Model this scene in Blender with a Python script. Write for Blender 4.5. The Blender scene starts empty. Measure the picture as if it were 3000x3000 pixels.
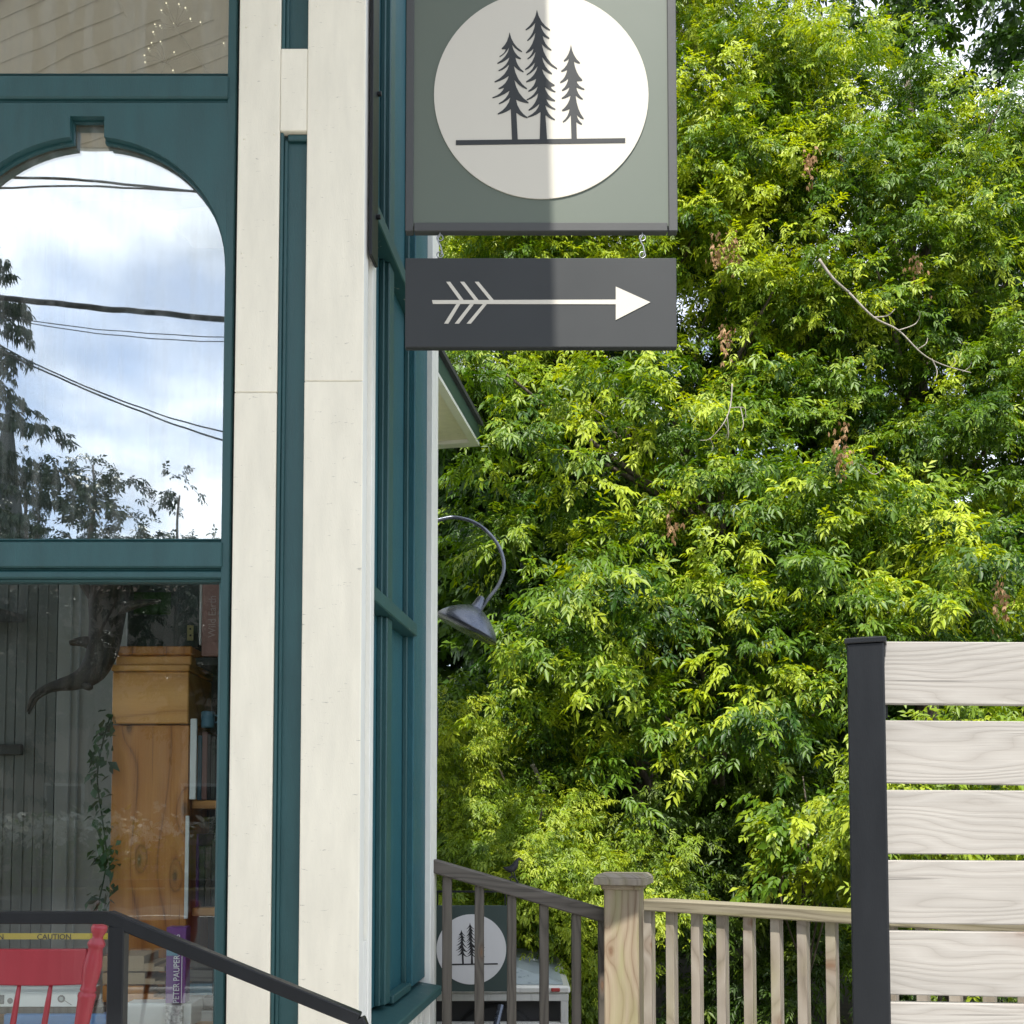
import bpy, bmesh, math, random
import numpy as np
from mathutils import Vector, Matrix
from mathutils.geometry import tessellate_polygon

S = bpy.context.scene
COL = S.collection
R = math.radians
rnd = random.Random(7)

# ------------------------------------------------------------------ camera
EYE = 1.6
TILT = R(2.83)
FPX, CX, CY = 3000.0, 1500.0, 2252.0
cam_d = bpy.data.cameras.new('camera')
cam = bpy.data.objects.new('camera', cam_d)
COL.objects.link(cam)
cam.location = (0, 0, EYE)
cam.rotation_euler = (math.pi/2 + TILT, 0, 0)
cam_d.sensor_width = 36.0
cam_d.sensor_fit = 'HORIZONTAL'
cam_d.lens = 36.0
cam_d.shift_y = (CY-1500.0)/3000.0
cam_d.clip_start = 0.05
cam_d.clip_end = 600
S.camera = cam

def ray(px, py):
    x = (px-CX)/FPX
    y = -(py-CY)/FPX
    return Vector((x, math.cos(TILT)-y*math.sin(TILT), math.sin(TILT)+y*math.cos(TILT)))
def P(px, py, Y):
    d = ray(px, py); t = Y/d.y
    return Vector((d.x*t, Y, EYE+d.z*t))
def MIR(px, py, D, plane=3.46):
    """the point at distance D behind the camera that the shop window mirrors at (px, py)"""
    p = P(px, py, 2*plane + D)
    return Vector((p.x, -D, p.z))

# ------------------------------------------------------------------ light
SUN_AZ, SUN_EL = -10.0, 60.0       # degrees left of straight behind the camera, elevation
SUN = Vector((math.sin(R(SUN_AZ))*math.cos(R(SUN_EL)), -math.cos(R(SUN_AZ))*math.cos(R(SUN_EL)), math.sin(R(SUN_EL))))
sd = bpy.data.lights.new('sun', 'SUN'); sd.energy = 4.1; sd.angle = R(0.53); sd.color = (1, 0.95, 0.86)
so = bpy.data.objects.new('sun', sd); COL.objects.link(so)
so.rotation_euler = (-SUN).to_track_quat('-Z', 'Y').to_euler()
so.location = (-3, -20, 30)

w = bpy.data.worlds.new('World'); S.world = w; w.use_nodes = True
nt = w.node_tree; nt.nodes.clear()
def N(t, typ, **kw):
    n = t.nodes.new(typ)
    for k, v in kw.items():
        if k == 'ins':
            for a, b in v.items(): n.inputs[a].default_value = b
        else: setattr(n, k, v)
    return n
def L(t, a, b): t.links.new(a, b)
sky = N(nt, 'ShaderNodeTexSky', sky_type='NISHITA', sun_disc=False, sun_elevation=R(SUN_EL), sun_rotation=R(180+SUN_AZ))
sky.air_density = 1.0; sky.dust_density = 1.5
tc = N(nt, 'ShaderNodeTexCoord')
sx = N(nt, 'ShaderNodeSeparateXYZ'); L(nt, tc.outputs['Generated'], sx.inputs[0])
zz = N(nt, 'ShaderNodeMath', operation='MAXIMUM', ins={1: 0.0}); L(nt, sx.outputs['Z'], zz.inputs[0])
za = N(nt, 'ShaderNodeMath', operation='ADD', ins={1: 0.22}); L(nt, zz.outputs[0], za.inputs[0])
dx = N(nt, 'ShaderNodeMath', operation='DIVIDE'); L(nt, sx.outputs['X'], dx.inputs[0]); L(nt, za.outputs[0], dx.inputs[1])
dy = N(nt, 'ShaderNodeMath', operation='DIVIDE'); L(nt, sx.outputs['Y'], dy.inputs[0]); L(nt, za.outputs[0], dy.inputs[1])
cx_ = N(nt, 'ShaderNodeCombineXYZ', ins={2: 1.7}); L(nt, dx.outputs[0], cx_.inputs[0]); L(nt, dy.outputs[0], cx_.inputs[1])
cn = N(nt, 'ShaderNodeTexNoise', ins={'Scale': 2.1, 'Detail': 7.0, 'Roughness': 0.55, 'Distortion': 0.35}); L(nt, cx_.outputs[0], cn.inputs['Vector'])
cr = N(nt, 'ShaderNodeValToRGB'); cr.color_ramp.elements[0].position = 0.36; cr.color_ramp.elements[1].position = 0.60
L(nt, cn.outputs['Fac'], cr.inputs[0])
cn2 = N(nt, 'ShaderNodeTexNoise', ins={'Scale': 4.2, 'Detail': 5.0}); L(nt, cx_.outputs[0], cn2.inputs['Vector'])
cr2 = N(nt, 'ShaderNodeValToRGB'); cr2.color_ramp.elements[0].position = 0.35; cr2.color_ramp.elements[1].position = 0.62
cr2.color_ramp.elements[0].color = (4.6, 4.95, 5.5, 1); cr2.color_ramp.elements[1].color = (9.2, 9.5, 9.9, 1)
L(nt, cn2.outputs['Fac'], cr2.inputs[0])
mx = N(nt, 'ShaderNodeMix', data_type='RGBA'); L(nt, cr.outputs[0], mx.inputs[0]); L(nt, sky.outputs[0], mx.inputs[6]); L(nt, cr2.outputs[0], mx.inputs[7])
bg = N(nt, 'ShaderNodeBackground', ins={'Strength': 0.15}); L(nt, mx.outputs[2], bg.inputs[0])
wo = N(nt, 'ShaderNodeOutputWorld'); L(nt, bg.outputs[0], wo.inputs[0])

vs = S.view_settings
vs.view_transform = 'Standard'; vs.look = 'None'; vs.gamma = 1; vs.use_curve_mapping = False
vs.exposure = 0.78
S.cycles.use_denoising = True
S.cycles.max_bounces = 10; S.cycles.diffuse_bounces = 4; S.cycles.transparent_max_bounces = 16
S.cycles.sample_clamp_indirect = 6

# ------------------------------------------------------------------ materials
MATS = {}
def base_mat(name):
    m = bpy.data.materials.new(name); m.use_nodes = True
    t = m.node_tree; t.nodes.clear()
    o = N(t, 'ShaderNodeOutputMaterial'); b = N(t, 'ShaderNodeBsdfPrincipled'); L(t, b.outputs[0], o.inputs[0])
    MATS[name] = m
    return m, t, b, o
def coords(t, scale=(1, 1, 1), rand=True):
    tc = N(t, 'ShaderNodeTexCoord')
    mp = N(t, 'ShaderNodeMapping', ins={'Scale': scale})
    if rand:
        oi = N(t, 'ShaderNodeObjectInfo')
        mu = N(t, 'ShaderNodeMath', operation='MULTIPLY', ins={1: 37.0}); L(t, oi.outputs['Random'], mu.inputs[0])
        va = N(t, 'ShaderNodeVectorMath', operation='ADD'); L(t, tc.outputs['Object'], va.inputs[0]); L(t, mu.outputs[0], va.inputs[1])
        L(t, va.outputs[0], mp.inputs[0])
    else: L(t, tc.outputs['Object'], mp.inputs[0])
    return mp
def ramp(t, fac, stops):
    r = N(t, 'ShaderNodeValToRGB'); e = r.color_ramp.elements
    while len(e) < len(stops): e.new(0.5)
    for i, (p, c) in enumerate(stops):
        e[i].position = p; e[i].color = (*c, 1)
    L(t, fac, r.inputs[0]); return r
def sc(c, k): return tuple(min(1, x*k) for x in c)
def paint(name, col, rough=0.5, var=0.08, scale=(6, 6, 1.2), bump=0.12, metal=0.0, chips=None, spec=0.5):
    m, t, b, o = base_mat(name)
    mp = coords(t, scale)
    n = N(t, 'ShaderNodeTexNoise', ins={'Scale': 3.0, 'Detail': 6.0, 'Roughness': 0.6}); L(t, mp.outputs[0], n.inputs['Vector'])
    r = ramp(t, n.outputs['Fac'], [(0.25, sc(col, 1-var)), (0.5, col), (0.75, sc(col, 1+var))])
    out = r.outputs[0]
    n2 = N(t, 'ShaderNodeTexNoise', ins={'Scale': 55.0, 'Detail': 3.0}); L(t, mp.outputs[0], n2.inputs['Vector'])
    if chips:
        mp2 = coords(t, (1, 1, 5))
        n3 = N(t, 'ShaderNodeTexNoise', ins={'Scale': 22.0, 'Detail': 8.0, 'Roughness': 0.75}); L(t, mp2.outputs[0], n3.inputs['Vector'])
        r3 = ramp(t, n3.outputs['Fac'], [(chips[1], (0, 0, 0)), (chips[1]+0.03, (1, 1, 1))])
        mxx = N(t, 'ShaderNodeMix', data_type='RGBA', ins={7: (*chips[0], 1)})
        L(t, r3.outputs[0], mxx.inputs[0]); L(t, out, mxx.inputs[6]); out = mxx.outputs[2]
    L(t, out, b.inputs['Base Color'])
    bp = N(t, 'ShaderNodeBump', ins={'Strength': bump, 'Distance': 0.004}); L(t, n2.outputs['Fac'], bp.inputs['Height']); L(t, bp.outputs[0], b.inputs['Normal'])
    rr = N(t, 'ShaderNodeMapRange', ins={3: max(0, rough-0.1), 4: min(1, rough+0.1)}); L(t, n.outputs['Fac'], rr.inputs[0]); L(t, rr.outputs[0], b.inputs['Roughness'])
    b.inputs['Metallic'].default_value = metal
    b.inputs['Specular IOR Level'].default_value = spec
    return m
def math_(t, op, a, b=None, c=None):
    n = N(t, 'ShaderNodeMath', operation=op)
    for i, v in enumerate((a, b, c)):
        if v is None: continue
        if isinstance(v, (int, float)): n.inputs[i].default_value = v
        else: L(t, v, n.inputs[i])
    return n.outputs[0]
def wood(name, dark, mid, light, axis='X', rough=0.7, knots=True, freq=26.0, stretch=0.055, tintvar=0.1, knot_col=(0.16, 0.09, 0.05), green=None, knot_scale=3.6, cracks=0.66, addy=True, bendk=4.5):
    """growth lines bending round knots, fibre streaks, drying cracks; lines run along the axis"""
    m, t, b, o = base_mat(name)
    mp = coords(t, (1, 1, 1))
    sx_ = N(t, 'ShaderNodeSeparateXYZ'); L(t, mp.outputs[0], sx_.inputs[0])
    along, across = (sx_.outputs['X'], sx_.outputs['Z']) if axis == 'X' else (sx_.outputs['Z'], sx_.outputs['X'])
    if addy: across = math_(t, 'ADD', across, sx_.outputs['Y'])
    def vec(ka, kc):
        c = N(t, 'ShaderNodeCombineXYZ'); L(t, math_(t, 'MULTIPLY', along, ka), c.inputs[0]); L(t, math_(t, 'MULTIPLY', across, kc), c.inputs[1]); return c.outputs[0]
    def noise(v, scale, detail, rg_=0.55):
        n = N(t, 'ShaderNodeTexNoise', ins={'Scale': scale, 'Detail': detail, 'Roughness': rg_}); L(t, v, n.inputs['Vector']); return n.outputs['Fac']
    warp = noise(vec(0.9, 5.0), 1.3, 2.0)
    g_ = math_(t, 'MULTIPLY_ADD', across, freq*1.6, math_(t, 'MULTIPLY', warp, freq*0.42))
    kmask = None
    if knots:
        vk = N(t, 'ShaderNodeTexVoronoi', voronoi_dimensions='2D', ins={'Scale': knot_scale, 'Randomness': 1.0}); L(t, vec(0.55, 1.5), vk.inputs['Vector'])
        D = vk.outputs['Distance']
        bend = math_(t, 'POWER', 2.718, math_(t, 'MULTIPLY', D, -9.0))
        g_ = math_(t, 'MULTIPLY_ADD', bend, bendk, g_)
        kd = math_(t, 'MULTIPLY_ADD', noise(vec(12, 12), 3.0, 3.0), 0.05, D)
        kmask = ramp(t, kd, [(0.045, (0.9,)*3), (0.085, (0.35,)*3), (0.17, (0, 0, 0))]).outputs[0]
    ring_ = math_(t, 'PINGPONG', g_, 1.0)
    fib = noise(vec(3.0, 170.0), 1.0, 4.0, 0.7)
    ad = math_(t, 'ADD', math_(t, 'MULTIPLY', math_(t, 'POWER', ring_, 0.6), 0.55), math_(t, 'MULTIPLY', fib, 0.6))
    out = ramp(t, ad, [(0.2, dark), (0.52, mid), (0.92, light)]).outputs[0]
    def mixc(fac, a_, b_, mode='MIX'):
        mm = N(t, 'ShaderNodeMix', data_type='RGBA', blend_type=mode)
        for i, v in ((0, fac), (6, a_), (7, b_)):
            if isinstance(v, (int, float)): mm.inputs[i].default_value = v
            elif isinstance(v, tuple): mm.inputs[i].default_value = (*v, 1)
            else: L(t, v, mm.inputs[i])
        return mm.outputs[2]
    out = mixc(1.0, out, ramp(t, noise(vec(1.2, 6.0), 1.6, 4.0), [(0.3, (1-tintvar*1.7,)*3), (0.7, (1, 1, 1))]).outputs[0], 'MULTIPLY')
    if green: out = mixc(ramp(t, noise(vec(1.5, 14.0), 1.4, 5.0), [(0.48, (0, 0, 0)), (0.72, (0.75,)*3)]).outputs[0], out, green)
    if kmask is not None: out = mixc(kmask, out, knot_col)
    ck = ramp(t, noise(vec(1.3, 75.0), 1.0, 2.0), [(cracks, (0, 0, 0)), (cracks+0.05, (0.7,)*3)]).outputs[0]
    out = mixc(ck, out, sc(dark, 0.45))
    L(t, out, b.inputs['Base Color'])
    b.inputs['Roughness'].default_value = rough
    bp = N(t, 'ShaderNodeBump', ins={'Strength': 0.35, 'Distance': 0.003}); L(t, math_(t, 'SUBTRACT', ad, ck), bp.inputs['Height']); L(t, bp.outputs[0], b.inputs['Normal'])
    return m
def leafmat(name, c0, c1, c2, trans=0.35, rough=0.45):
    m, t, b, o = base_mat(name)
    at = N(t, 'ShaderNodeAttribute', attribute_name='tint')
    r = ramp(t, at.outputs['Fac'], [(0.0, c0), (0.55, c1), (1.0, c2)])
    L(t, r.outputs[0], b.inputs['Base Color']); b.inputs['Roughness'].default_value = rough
    b.inputs['Specular IOR Level'].default_value = 0.4
    tr = N(t, 'ShaderNodeBsdfTranslucent')
    hs = N(t, 'ShaderNodeHueSaturation', ins={'Hue': 0.485, 'Saturation': 1.1, 'Value': 1.25}); L(t, r.outputs[0], hs.inputs['Color']); L(t, hs.outputs[0], tr.inputs[0])
    mx = N(t, 'ShaderNodeMixShader', ins={0: trans}); L(t, b.outputs[0], mx.inputs[1]); L(t, tr.outputs[0], mx.inputs[2]); L(t, mx.outputs[0], o.inputs[0])
    return m
def glass(name, refl, dust_haze=0.11, edge=1.0):
    m, t, b, o = base_mat(name); t.nodes.remove(b)
    gl = N(t, 'ShaderNodeBsdfGlossy', ins={'Roughness': 0.0, 'Color': (0.93, 0.97, 1, 1)})
    tr = N(t, 'ShaderNodeBsdfTransparent', ins={'Color': (0.93, 0.96, 0.95, 1)})
    mp = coords(t, (1.6, 1, 0.9), False)
    n = N(t, 'ShaderNodeTexNoise', ins={'Scale': 1.6, 'Detail': 2.0}); L(t, mp.outputs[0], n.inputs['Vector'])
    bp = N(t, 'ShaderNodeBump', ins={'Strength': 0.035, 'Distance': 0.02}); L(t, n.outputs['Fac'], bp.inputs['Height']); L(t, bp.outputs[0], gl.inputs['Normal'])
    lw = N(t, 'ShaderNodeLayerWeight', ins={'Blend': 0.3})
    mr = N(t, 'ShaderNodeMapRange', ins={3: refl, 4: edge}); L(t, lw.outputs['Fresnel'], mr.inputs[0])
    mx = N(t, 'ShaderNodeMixShader'); L(t, mr.outputs[0], mx.inputs[0]); L(t, tr.outputs[0], mx.inputs[1]); L(t, gl.outputs[0], mx.inputs[2])
    # thin film of dust on the pane, raised to paint haze over the reflection
    mp2 = coords(t, (9, 1, 0.7), False)
    n2 = N(t, 'ShaderNodeTexNoise', ins={'Scale': 2.5, 'Detail': 4.0}); L(t, mp2.outputs[0], n2.inputs['Vector'])
    r2 = ramp(t, n2.outputs['Fac'], [(0.45, (0.0,)*3), (0.75, (dust_haze,)*3)])
    df = N(t, 'ShaderNodeBsdfDiffuse', ins={'Color': (0.8, 0.82, 0.8, 1)})
    m2 = N(t, 'ShaderNodeMixShader'); L(t, r2.outputs[0], m2.inputs[0]); L(t, mx.outputs[0], m2.inputs[1]); L(t, df.outputs[0], m2.inputs[2])
    L(t, m2.outputs[0], o.inputs[0])
    return m
def emit(name, col, s):
    m, t, b, o = base_mat(name)
    b.inputs['Base Color'].default_value = (*col, 1); b.inputs['Emission Color'].default_value = (*col, 1); b.inputs['Emission Strength'].default_value = s
    return m

M_CREAM = paint('cream_paint', (0.79, 0.745, 0.62), 0.58, 0.075, bump=0.16, chips=((0.44, 0.41, 0.34), 0.64))
M_WHITE = paint('white_trim_paint', (0.74, 0.74, 0.70), 0.5, 0.05, chips=((0.25, 0.23, 0.2), 0.70))
M_TEAL = paint('teal_paint', (0.019, 0.073, 0.079), 0.45, 0.17, bump=0.22, chips=((0.06, 0.11, 0.11), 0.69))
M_TEALW = paint('weathered_teal_paint', (0.019, 0.073, 0.079), 0.5, 0.15, chips=((0.35, 0.35, 0.30), 0.64))
M_TEALV = paint('blistered_teal_paint', (0.018, 0.092, 0.115), 0.45, 0.14, scale=(8, 8, 3), bump=0.5, spec=0.3)
M_BLACK = paint('black_powder_coat', (0.008, 0.0095, 0.012), 0.42, 0.15, bump=0.1, spec=0.3)
M_GASK = paint('black_gasket', (0.012, 0.012, 0.016), 0.6, 0.1)
M_SIGNF = paint('sign_frame_grey', (0.050, 0.053, 0.054), 0.65, 0.05, scale=(2, 2, 2), bump=0.05)
M_SIGNG = paint('sign_field_sage', (0.088, 0.110, 0.086), 0.55, 0.03, scale=(1, 1, 1), bump=0.03)
M_SIGNW = paint('sign_cream_vinyl', (0.53, 0.505, 0.44), 0.6, 0.015, scale=(1, 1, 1), bump=0.02)
M_SIGND = paint('sign_charcoal', (0.022, 0.0255, 0.028), 0.7, 0.05, scale=(1, 1, 1), bump=0.03)
M_SIGN2 = paint('sign_field_dark_green', (0.035, 0.06, 0.055), 0.5, 0.05, scale=(1, 1, 1), bump=0.03)
M_STEEL = paint('zinc_steel', (0.32, 0.33, 0.34), 0.4, 0.1, metal=0.9)
M_LAMP = paint('galvanised_lamp_grey', (0.11, 0.125, 0.16), 0.27, 0.15, scale=(5, 5, 5), metal=0.55)
M_RED = paint('red_chair_paint', (0.29, 0.024, 0.038), 0.33, 0.08, bump=0.1)
M_PLANK = wood('pale_cedar', (0.272, 0.251, 0.226), (0.318, 0.298, 0.272), (0.362, 0.342, 0.316), 'X', knots=True, freq=60.0, knot_col=(0.19, 0.14, 0.11), tintvar=0.10, knot_scale=1.7, bendk=2.6)
M_NEWEL = wood('treated_pine_tan', (0.17, 0.11, 0.068), (0.285, 0.22, 0.15), (0.355, 0.295, 0.21), 'Z', freq=34.0, green=(0.26, 0.26, 0.12))  # tan wood tone with greenish streaks
M_BALU = wood('treated_pine_bleached', (0.17, 0.14, 0.105), (0.275, 0.235, 0.19), (0.35, 0.31, 0.26), 'Z', freq=40.0, green=(0.27, 0.25, 0.14), tintvar=0.16, knot_scale=5.0)
M_RAILW = wood('mossy_rail_wood', (0.11, 0.09, 0.058), (0.19, 0.165, 0.11), (0.27, 0.24, 0.17), 'X', freq=30.0, green=(0.20, 0.18, 0.07), knots=False, addy=False)
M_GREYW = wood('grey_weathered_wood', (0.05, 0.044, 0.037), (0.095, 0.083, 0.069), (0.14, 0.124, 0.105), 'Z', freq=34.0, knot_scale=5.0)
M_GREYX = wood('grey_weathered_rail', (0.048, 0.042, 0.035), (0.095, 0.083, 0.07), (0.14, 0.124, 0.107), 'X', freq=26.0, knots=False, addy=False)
M_OAK = wood('varnished_pine', (0.16, 0.05, 0.010), (0.43, 0.165, 0.030), (0.54, 0.235, 0.055), 'Z', rough=0.4, freq=10.0, knots=True, knot_col=(0.10, 0.05, 0.02))
M_OAKX = wood('varnished_pine_cross', (0.36, 0.155, 0.035), (0.58, 0.275, 0.07), (0.67, 0.35, 0.10), 'X', rough=0.4, freq=8.0, knots=False)
M_DRIFT = wood('dark_driftwood', (0.006, 0.0045, 0.004), (0.022, 0.016, 0.012), (0.05, 0.037, 0.028), 'Z', freq=22.0, knots=False)
M_BARK = wood('bark', (0.035, 0.028, 0.02), (0.10, 0.08, 0.06), (0.19, 0.155, 0.12), 'Z', rough=0.9, freq=20.0, stretch=0.3, knots=False)
M_TWIG = wood('bleached_twig', (0.20, 0.17, 0.14), (0.33, 0.29, 0.25), (0.45, 0.41, 0.36), 'Z', rough=0.8, knots=False)
M_GREYWALL = paint('grey_interior_paint', (0.15, 0.17, 0.165), 0.6, 0.04)
M_PALEWALL = paint('pale_interior_paint', (0.27, 0.295, 0.29), 0.6, 0.04)
M_CEIL = paint('ceiling_paint', (0.55, 0.49, 0.40), 0.6, 0.05)
M_DARK = paint('dark_interior', (0.04, 0.04, 0.04), 0.7, 0.1)
M_SHING = paint('asphalt_shingles', (0.045, 0.05, 0.048), 0.9, 0.3, scale=(9, 9, 9), bump=0.8)
M_FASC = paint('green_fascia_paint', (0.035, 0.075, 0.065), 0.5, 0.1)
M_TAN = paint('tan_paper', (0.36, 0.27, 0.17), 0.6, 0.06)
M_PAPER = paint('white_paper', (0.62, 0.64, 0.64), 0.6, 0.04)
M_BLUE = paint('blue_cover', (0.12, 0.27, 0.55), 0.4, 0.1)
M_BLUED = paint('dusty_blue_glaze', (0.10, 0.22, 0.30), 0.4, 0.1)
M_PURP = paint('purple_card', (0.13, 0.045, 0.20), 0.4, 0.08)
M_PINK = paint('dusty_pink_cloth', (0.36, 0.20, 0.18), 0.6, 0.08)
M_YEL = paint('yellow_tape', (0.62, 0.44, 0.05), 0.4, 0.05)
M_INK = paint('black_ink', (0.015, 0.015, 0.017), 0.6, 0.05, bump=0.0)
M_LETW = paint('white_ink', (0.68, 0.68, 0.68), 0.6, 0.03, bump=0.0)
M_LETP = paint('pale_pink_ink', (0.55, 0.42, 0.40), 0.6, 0.03, bump=0.0)
M_COVER = paint('dark_book_cover', (0.025, 0.034, 0.028), 0.35, 0.5, scale=(9, 9, 9))
M_TRAIL = paint('white_trailer_enamel', (0.62, 0.62, 0.58), 0.3, 0.08, chips=((0.3, 0.26, 0.2), 0.72))
M_TONN = paint('grey_trailer_lid', (0.33, 0.38, 0.42), 0.3, 0.12)
M_RUB = paint('black_rubber', (0.02, 0.02, 0.02), 0.8, 0.2)
M_REDL = paint('red_lens', (0.35, 0.02, 0.02), 0.15, 0.1)
M_CONC = paint('pale_concrete', (0.46, 0.45, 0.42), 0.85, 0.15, scale=(2, 2, 2), bump=0.4)
M_ASPH = paint('asphalt', (0.055, 0.055, 0.057), 0.9, 0.25, scale=(4, 4, 4), bump=0.6)
M_SOIL = paint('leaf_litter_soil', (0.05, 0.045, 0.025), 0.95, 0.4, scale=(3, 3, 3), bump=0.8)
M_LINE = paint('road_line_paint', (0.7, 0.68, 0.6), 0.7, 0.1)
M_DECK = wood('porch_deck_wood', (0.12, 0.105, 0.09), (0.20, 0.18, 0.155), (0.27, 0.25, 0.22), 'X', freq=8.0)
M_HOUSE = paint('house_siding', (0.35, 0.30, 0.25), 0.7, 0.08)
M_ROOF = paint('brown_roof', (0.12, 0.075, 0.05), 0.9, 0.2)
M_BULB = emit('warm_bulb', (1.0, 0.86, 0.6), 2.2)
M_GLASS_A = glass('window_glass', 0.38)
M_GLASS_L = glass('lower_window_glass', 0.055, 0.010, 0.35)
M_LEAF1 = leafmat('boxelder_leaf', (0.024, 0.078, 0.007), (0.120, 0.225, 0.011), (0.43, 0.52, 0.035))
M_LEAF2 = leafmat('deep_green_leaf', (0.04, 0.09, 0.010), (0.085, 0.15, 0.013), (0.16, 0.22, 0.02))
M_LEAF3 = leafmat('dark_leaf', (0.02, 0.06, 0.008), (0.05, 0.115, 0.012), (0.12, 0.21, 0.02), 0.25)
M_LEAFS = leafmat('shrub_leaf', (0.07, 0.14, 0.010), (0.19, 0.29, 0.018), (0.38, 0.46, 0.035))
M_LEAFD = leafmat('street_tree_silhouette', (0.012, 0.028, 0.012), (0.022, 0.045, 0.016), (0.04, 0.07, 0.022), 0.06)  # backlit silhouette darkness is put into the leaf colour
M_SEED = leafmat('dry_seed', (0.24, 0.135, 0.06), (0.38, 0.225, 0.11), (0.50, 0.33, 0.18), 0.3, 0.7)
M_NEEDLE = leafmat('spruce_needle', (0.012, 0.03, 0.014), (0.02, 0.045, 0.02), (0.04, 0.065, 0.03), 0.1)
M_HOUSEPL = leafmat('houseplant_leaf', (0.015, 0.05, 0.02), (0.03, 0.08, 0.03), (0.05, 0.11, 0.04), 0.2)
M_PETAL = leafmat('white_petal', (0.45, 0.46, 0.38), (0.6, 0.6, 0.52), (0.7, 0.7, 0.64), 0.3)

# ------------------------------------------------------------------ object helpers
WORLD = {}
def thing(name, label, cat, loc=(0, 0, 0), group=None):
    o = bpy.data.objects.new(name, None); COL.objects.link(o)
    o.empty_display_size = 0.1
    o.location = loc; WORLD[o] = Vector(loc)
    o['label'] = label; o['category'] = cat
    if group: o['group'] = group
    return o
def tag(o, label, cat, group=None):
    o['label'] = label; o['category'] = cat
    if group: o['group'] = group
    return o
def put(name, parts, m, parent=None, bevel=0.0, smooth=False, kind=None, label=None, origin=None):
    """link ONE mesh object from a list of (verts, faces) in world coordinates"""
    vs_, fs_ = [], []
    for v, f in parts:
        k = len(vs_); vs_ += [Vector(p) for p in v]; fs_ += [tuple(i+k for i in q) for q in f]
    if parent is not None: og = WORLD[parent]
    elif origin is not None: og = Vector(origin)
    else:
        xs = [p.x for p in vs_]; ys = [p.y for p in vs_]; zs = [p.z for p in vs_]
        og = Vector(((min(xs)+max(xs))/2, (min(ys)+max(ys))/2, min(zs)))
    me = bpy.data.meshes.new(name)
    me.from_pydata([tuple(p-og) for p in vs_], [], fs_)
    bm = bmesh.new(); bm.from_mesh(me)
    bmesh.ops.recalc_face_normals(bm, faces=bm.faces)
    if bevel > 0:
        es = [e for e in bm.edges if len(e.link_faces) == 2 and e.calc_face_angle(0) > 0.6]
        bmesh.ops.bevel(bm, geom=es, offset=bevel, segments=1, affect='EDGES', profile=0.5, clamp_overlap=True)
    bm.to_mesh(me); bm.free()
    if smooth:
        for p in me.polygons: p.use_smooth = True
    me.materials.append(m)
    o = bpy.data.objects.new(name, me); COL.objects.link(o)
    WORLD[o] = og
    if parent is not None: o.parent = parent
    else: o.location = og
    if kind: o['kind'] = kind
    if label: o['label'] = label
    return o
def again(o, off, parent=None):
    c = o.copy(); COL.objects.link(c); c.location = o.location + Vector(off)
    WORLD[c] = WORLD[o]
    if parent: c.parent = parent
    return c
def box(x0, x1, y0, y1, z0, z1):
    v = [(x, y, z) for x in (x0, x1) for y in (y0, y1) for z in (z0, z1)]
    return v, [(0, 1, 3, 2), (4, 6, 7, 5), (0, 4, 5, 1), (2, 3, 7, 6), (0, 2, 6, 4), (1, 5, 7, 3)]
def hexa(b4, t4):
    return list(b4)+list(t4), [(3, 2, 1, 0), (4, 5, 6, 7), (0, 1, 5, 4), (1, 2, 6, 5), (2, 3, 7, 6), (3, 0, 4, 7)]
def beam(a, b, wdt, h, up=(0, 0, 1)):
    a, b = Vector(a), Vector(b); d = (b-a).normalized(); u = Vector(up)
    s = d.cross(u).normalized(); u = s.cross(d).normalized()
    f = lambda p: [p-s*wdt/2-u*h/2, p+s*wdt/2-u*h/2, p+s*wdt/2+u*h/2, p-s*wdt/2+u*h/2]
    return hexa(f(a), f(b))
def bx(px0, px1, py0, py1, Y, dep):
    """a box whose front face at depth Y covers that rectangle of the view"""
    pm, ym = (px0+px1)/2, (py0+py1)/2
    return box(P(px0, ym, Y).x, P(px1, ym, Y).x, Y, Y+dep, P(pm, py1, Y).z, P(pm, py0, Y).z)
def tube(path, rad, n=8, cap=True, sq=1.0):
    path = [Vector(p) for p in path]
    rad = rad if hasattr(rad, '__len__') else [rad]*len(path)
    v, f = [], []
    prev = None
    for i, p in enumerate(path):
        d = (path[min(i+1, len(path)-1)]-path[max(i-1, 0)]).normalized()
        if prev is None:
            a = d.orthogonal().normalized()
        else:
            a = (prev - d*prev.dot(d))
            a = a.normalized() if a.length > 1e-6 else d.orthogonal().normalized()
        prev = a; b = d.cross(a)
        for k in range(n):
            t = 2*math.pi*k/n
            v.append(p+(a*math.cos(t)+b*math.sin(t)*sq)*rad[i])
    for i in range(len(path)-1):
        for k in range(n):
            f.append((i*n+k, i*n+(k+1) % n, (i+1)*n+(k+1) % n, (i+1)*n+k))
    if cap:
        f.append(tuple(range(n-1, -1, -1))); f.append(tuple((len(path)-1)*n+k for k in range(n)))
    return v, f
def lathe(a, d, prof, n=24):
    """prof: (distance along d, radius)"""
    a, d = Vector(a), Vector(d).normalized()
    return tube([a+d*s for s, r in prof], [max(r, 1e-4) for s, r in prof], n)
def smoothpath(pts, k=6):
    pts = [Vector(p) for p in pts]; out = []
    for i in range(len(pts)-1):
        p0, p1, p2, p3 = pts[max(i-1, 0)], pts[i], pts[i+1], pts[min(i+2, len(pts)-1)]
        for j in range(k):
            t = j/k
            out.append(0.5*((2*p1)+(p2-p0)*t+(2*p0-5*p1+4*p2-p3)*t*t+(3*p1-p0-3*p2+p3)*t**3))
    out.append(pts[-1]); return out
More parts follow.
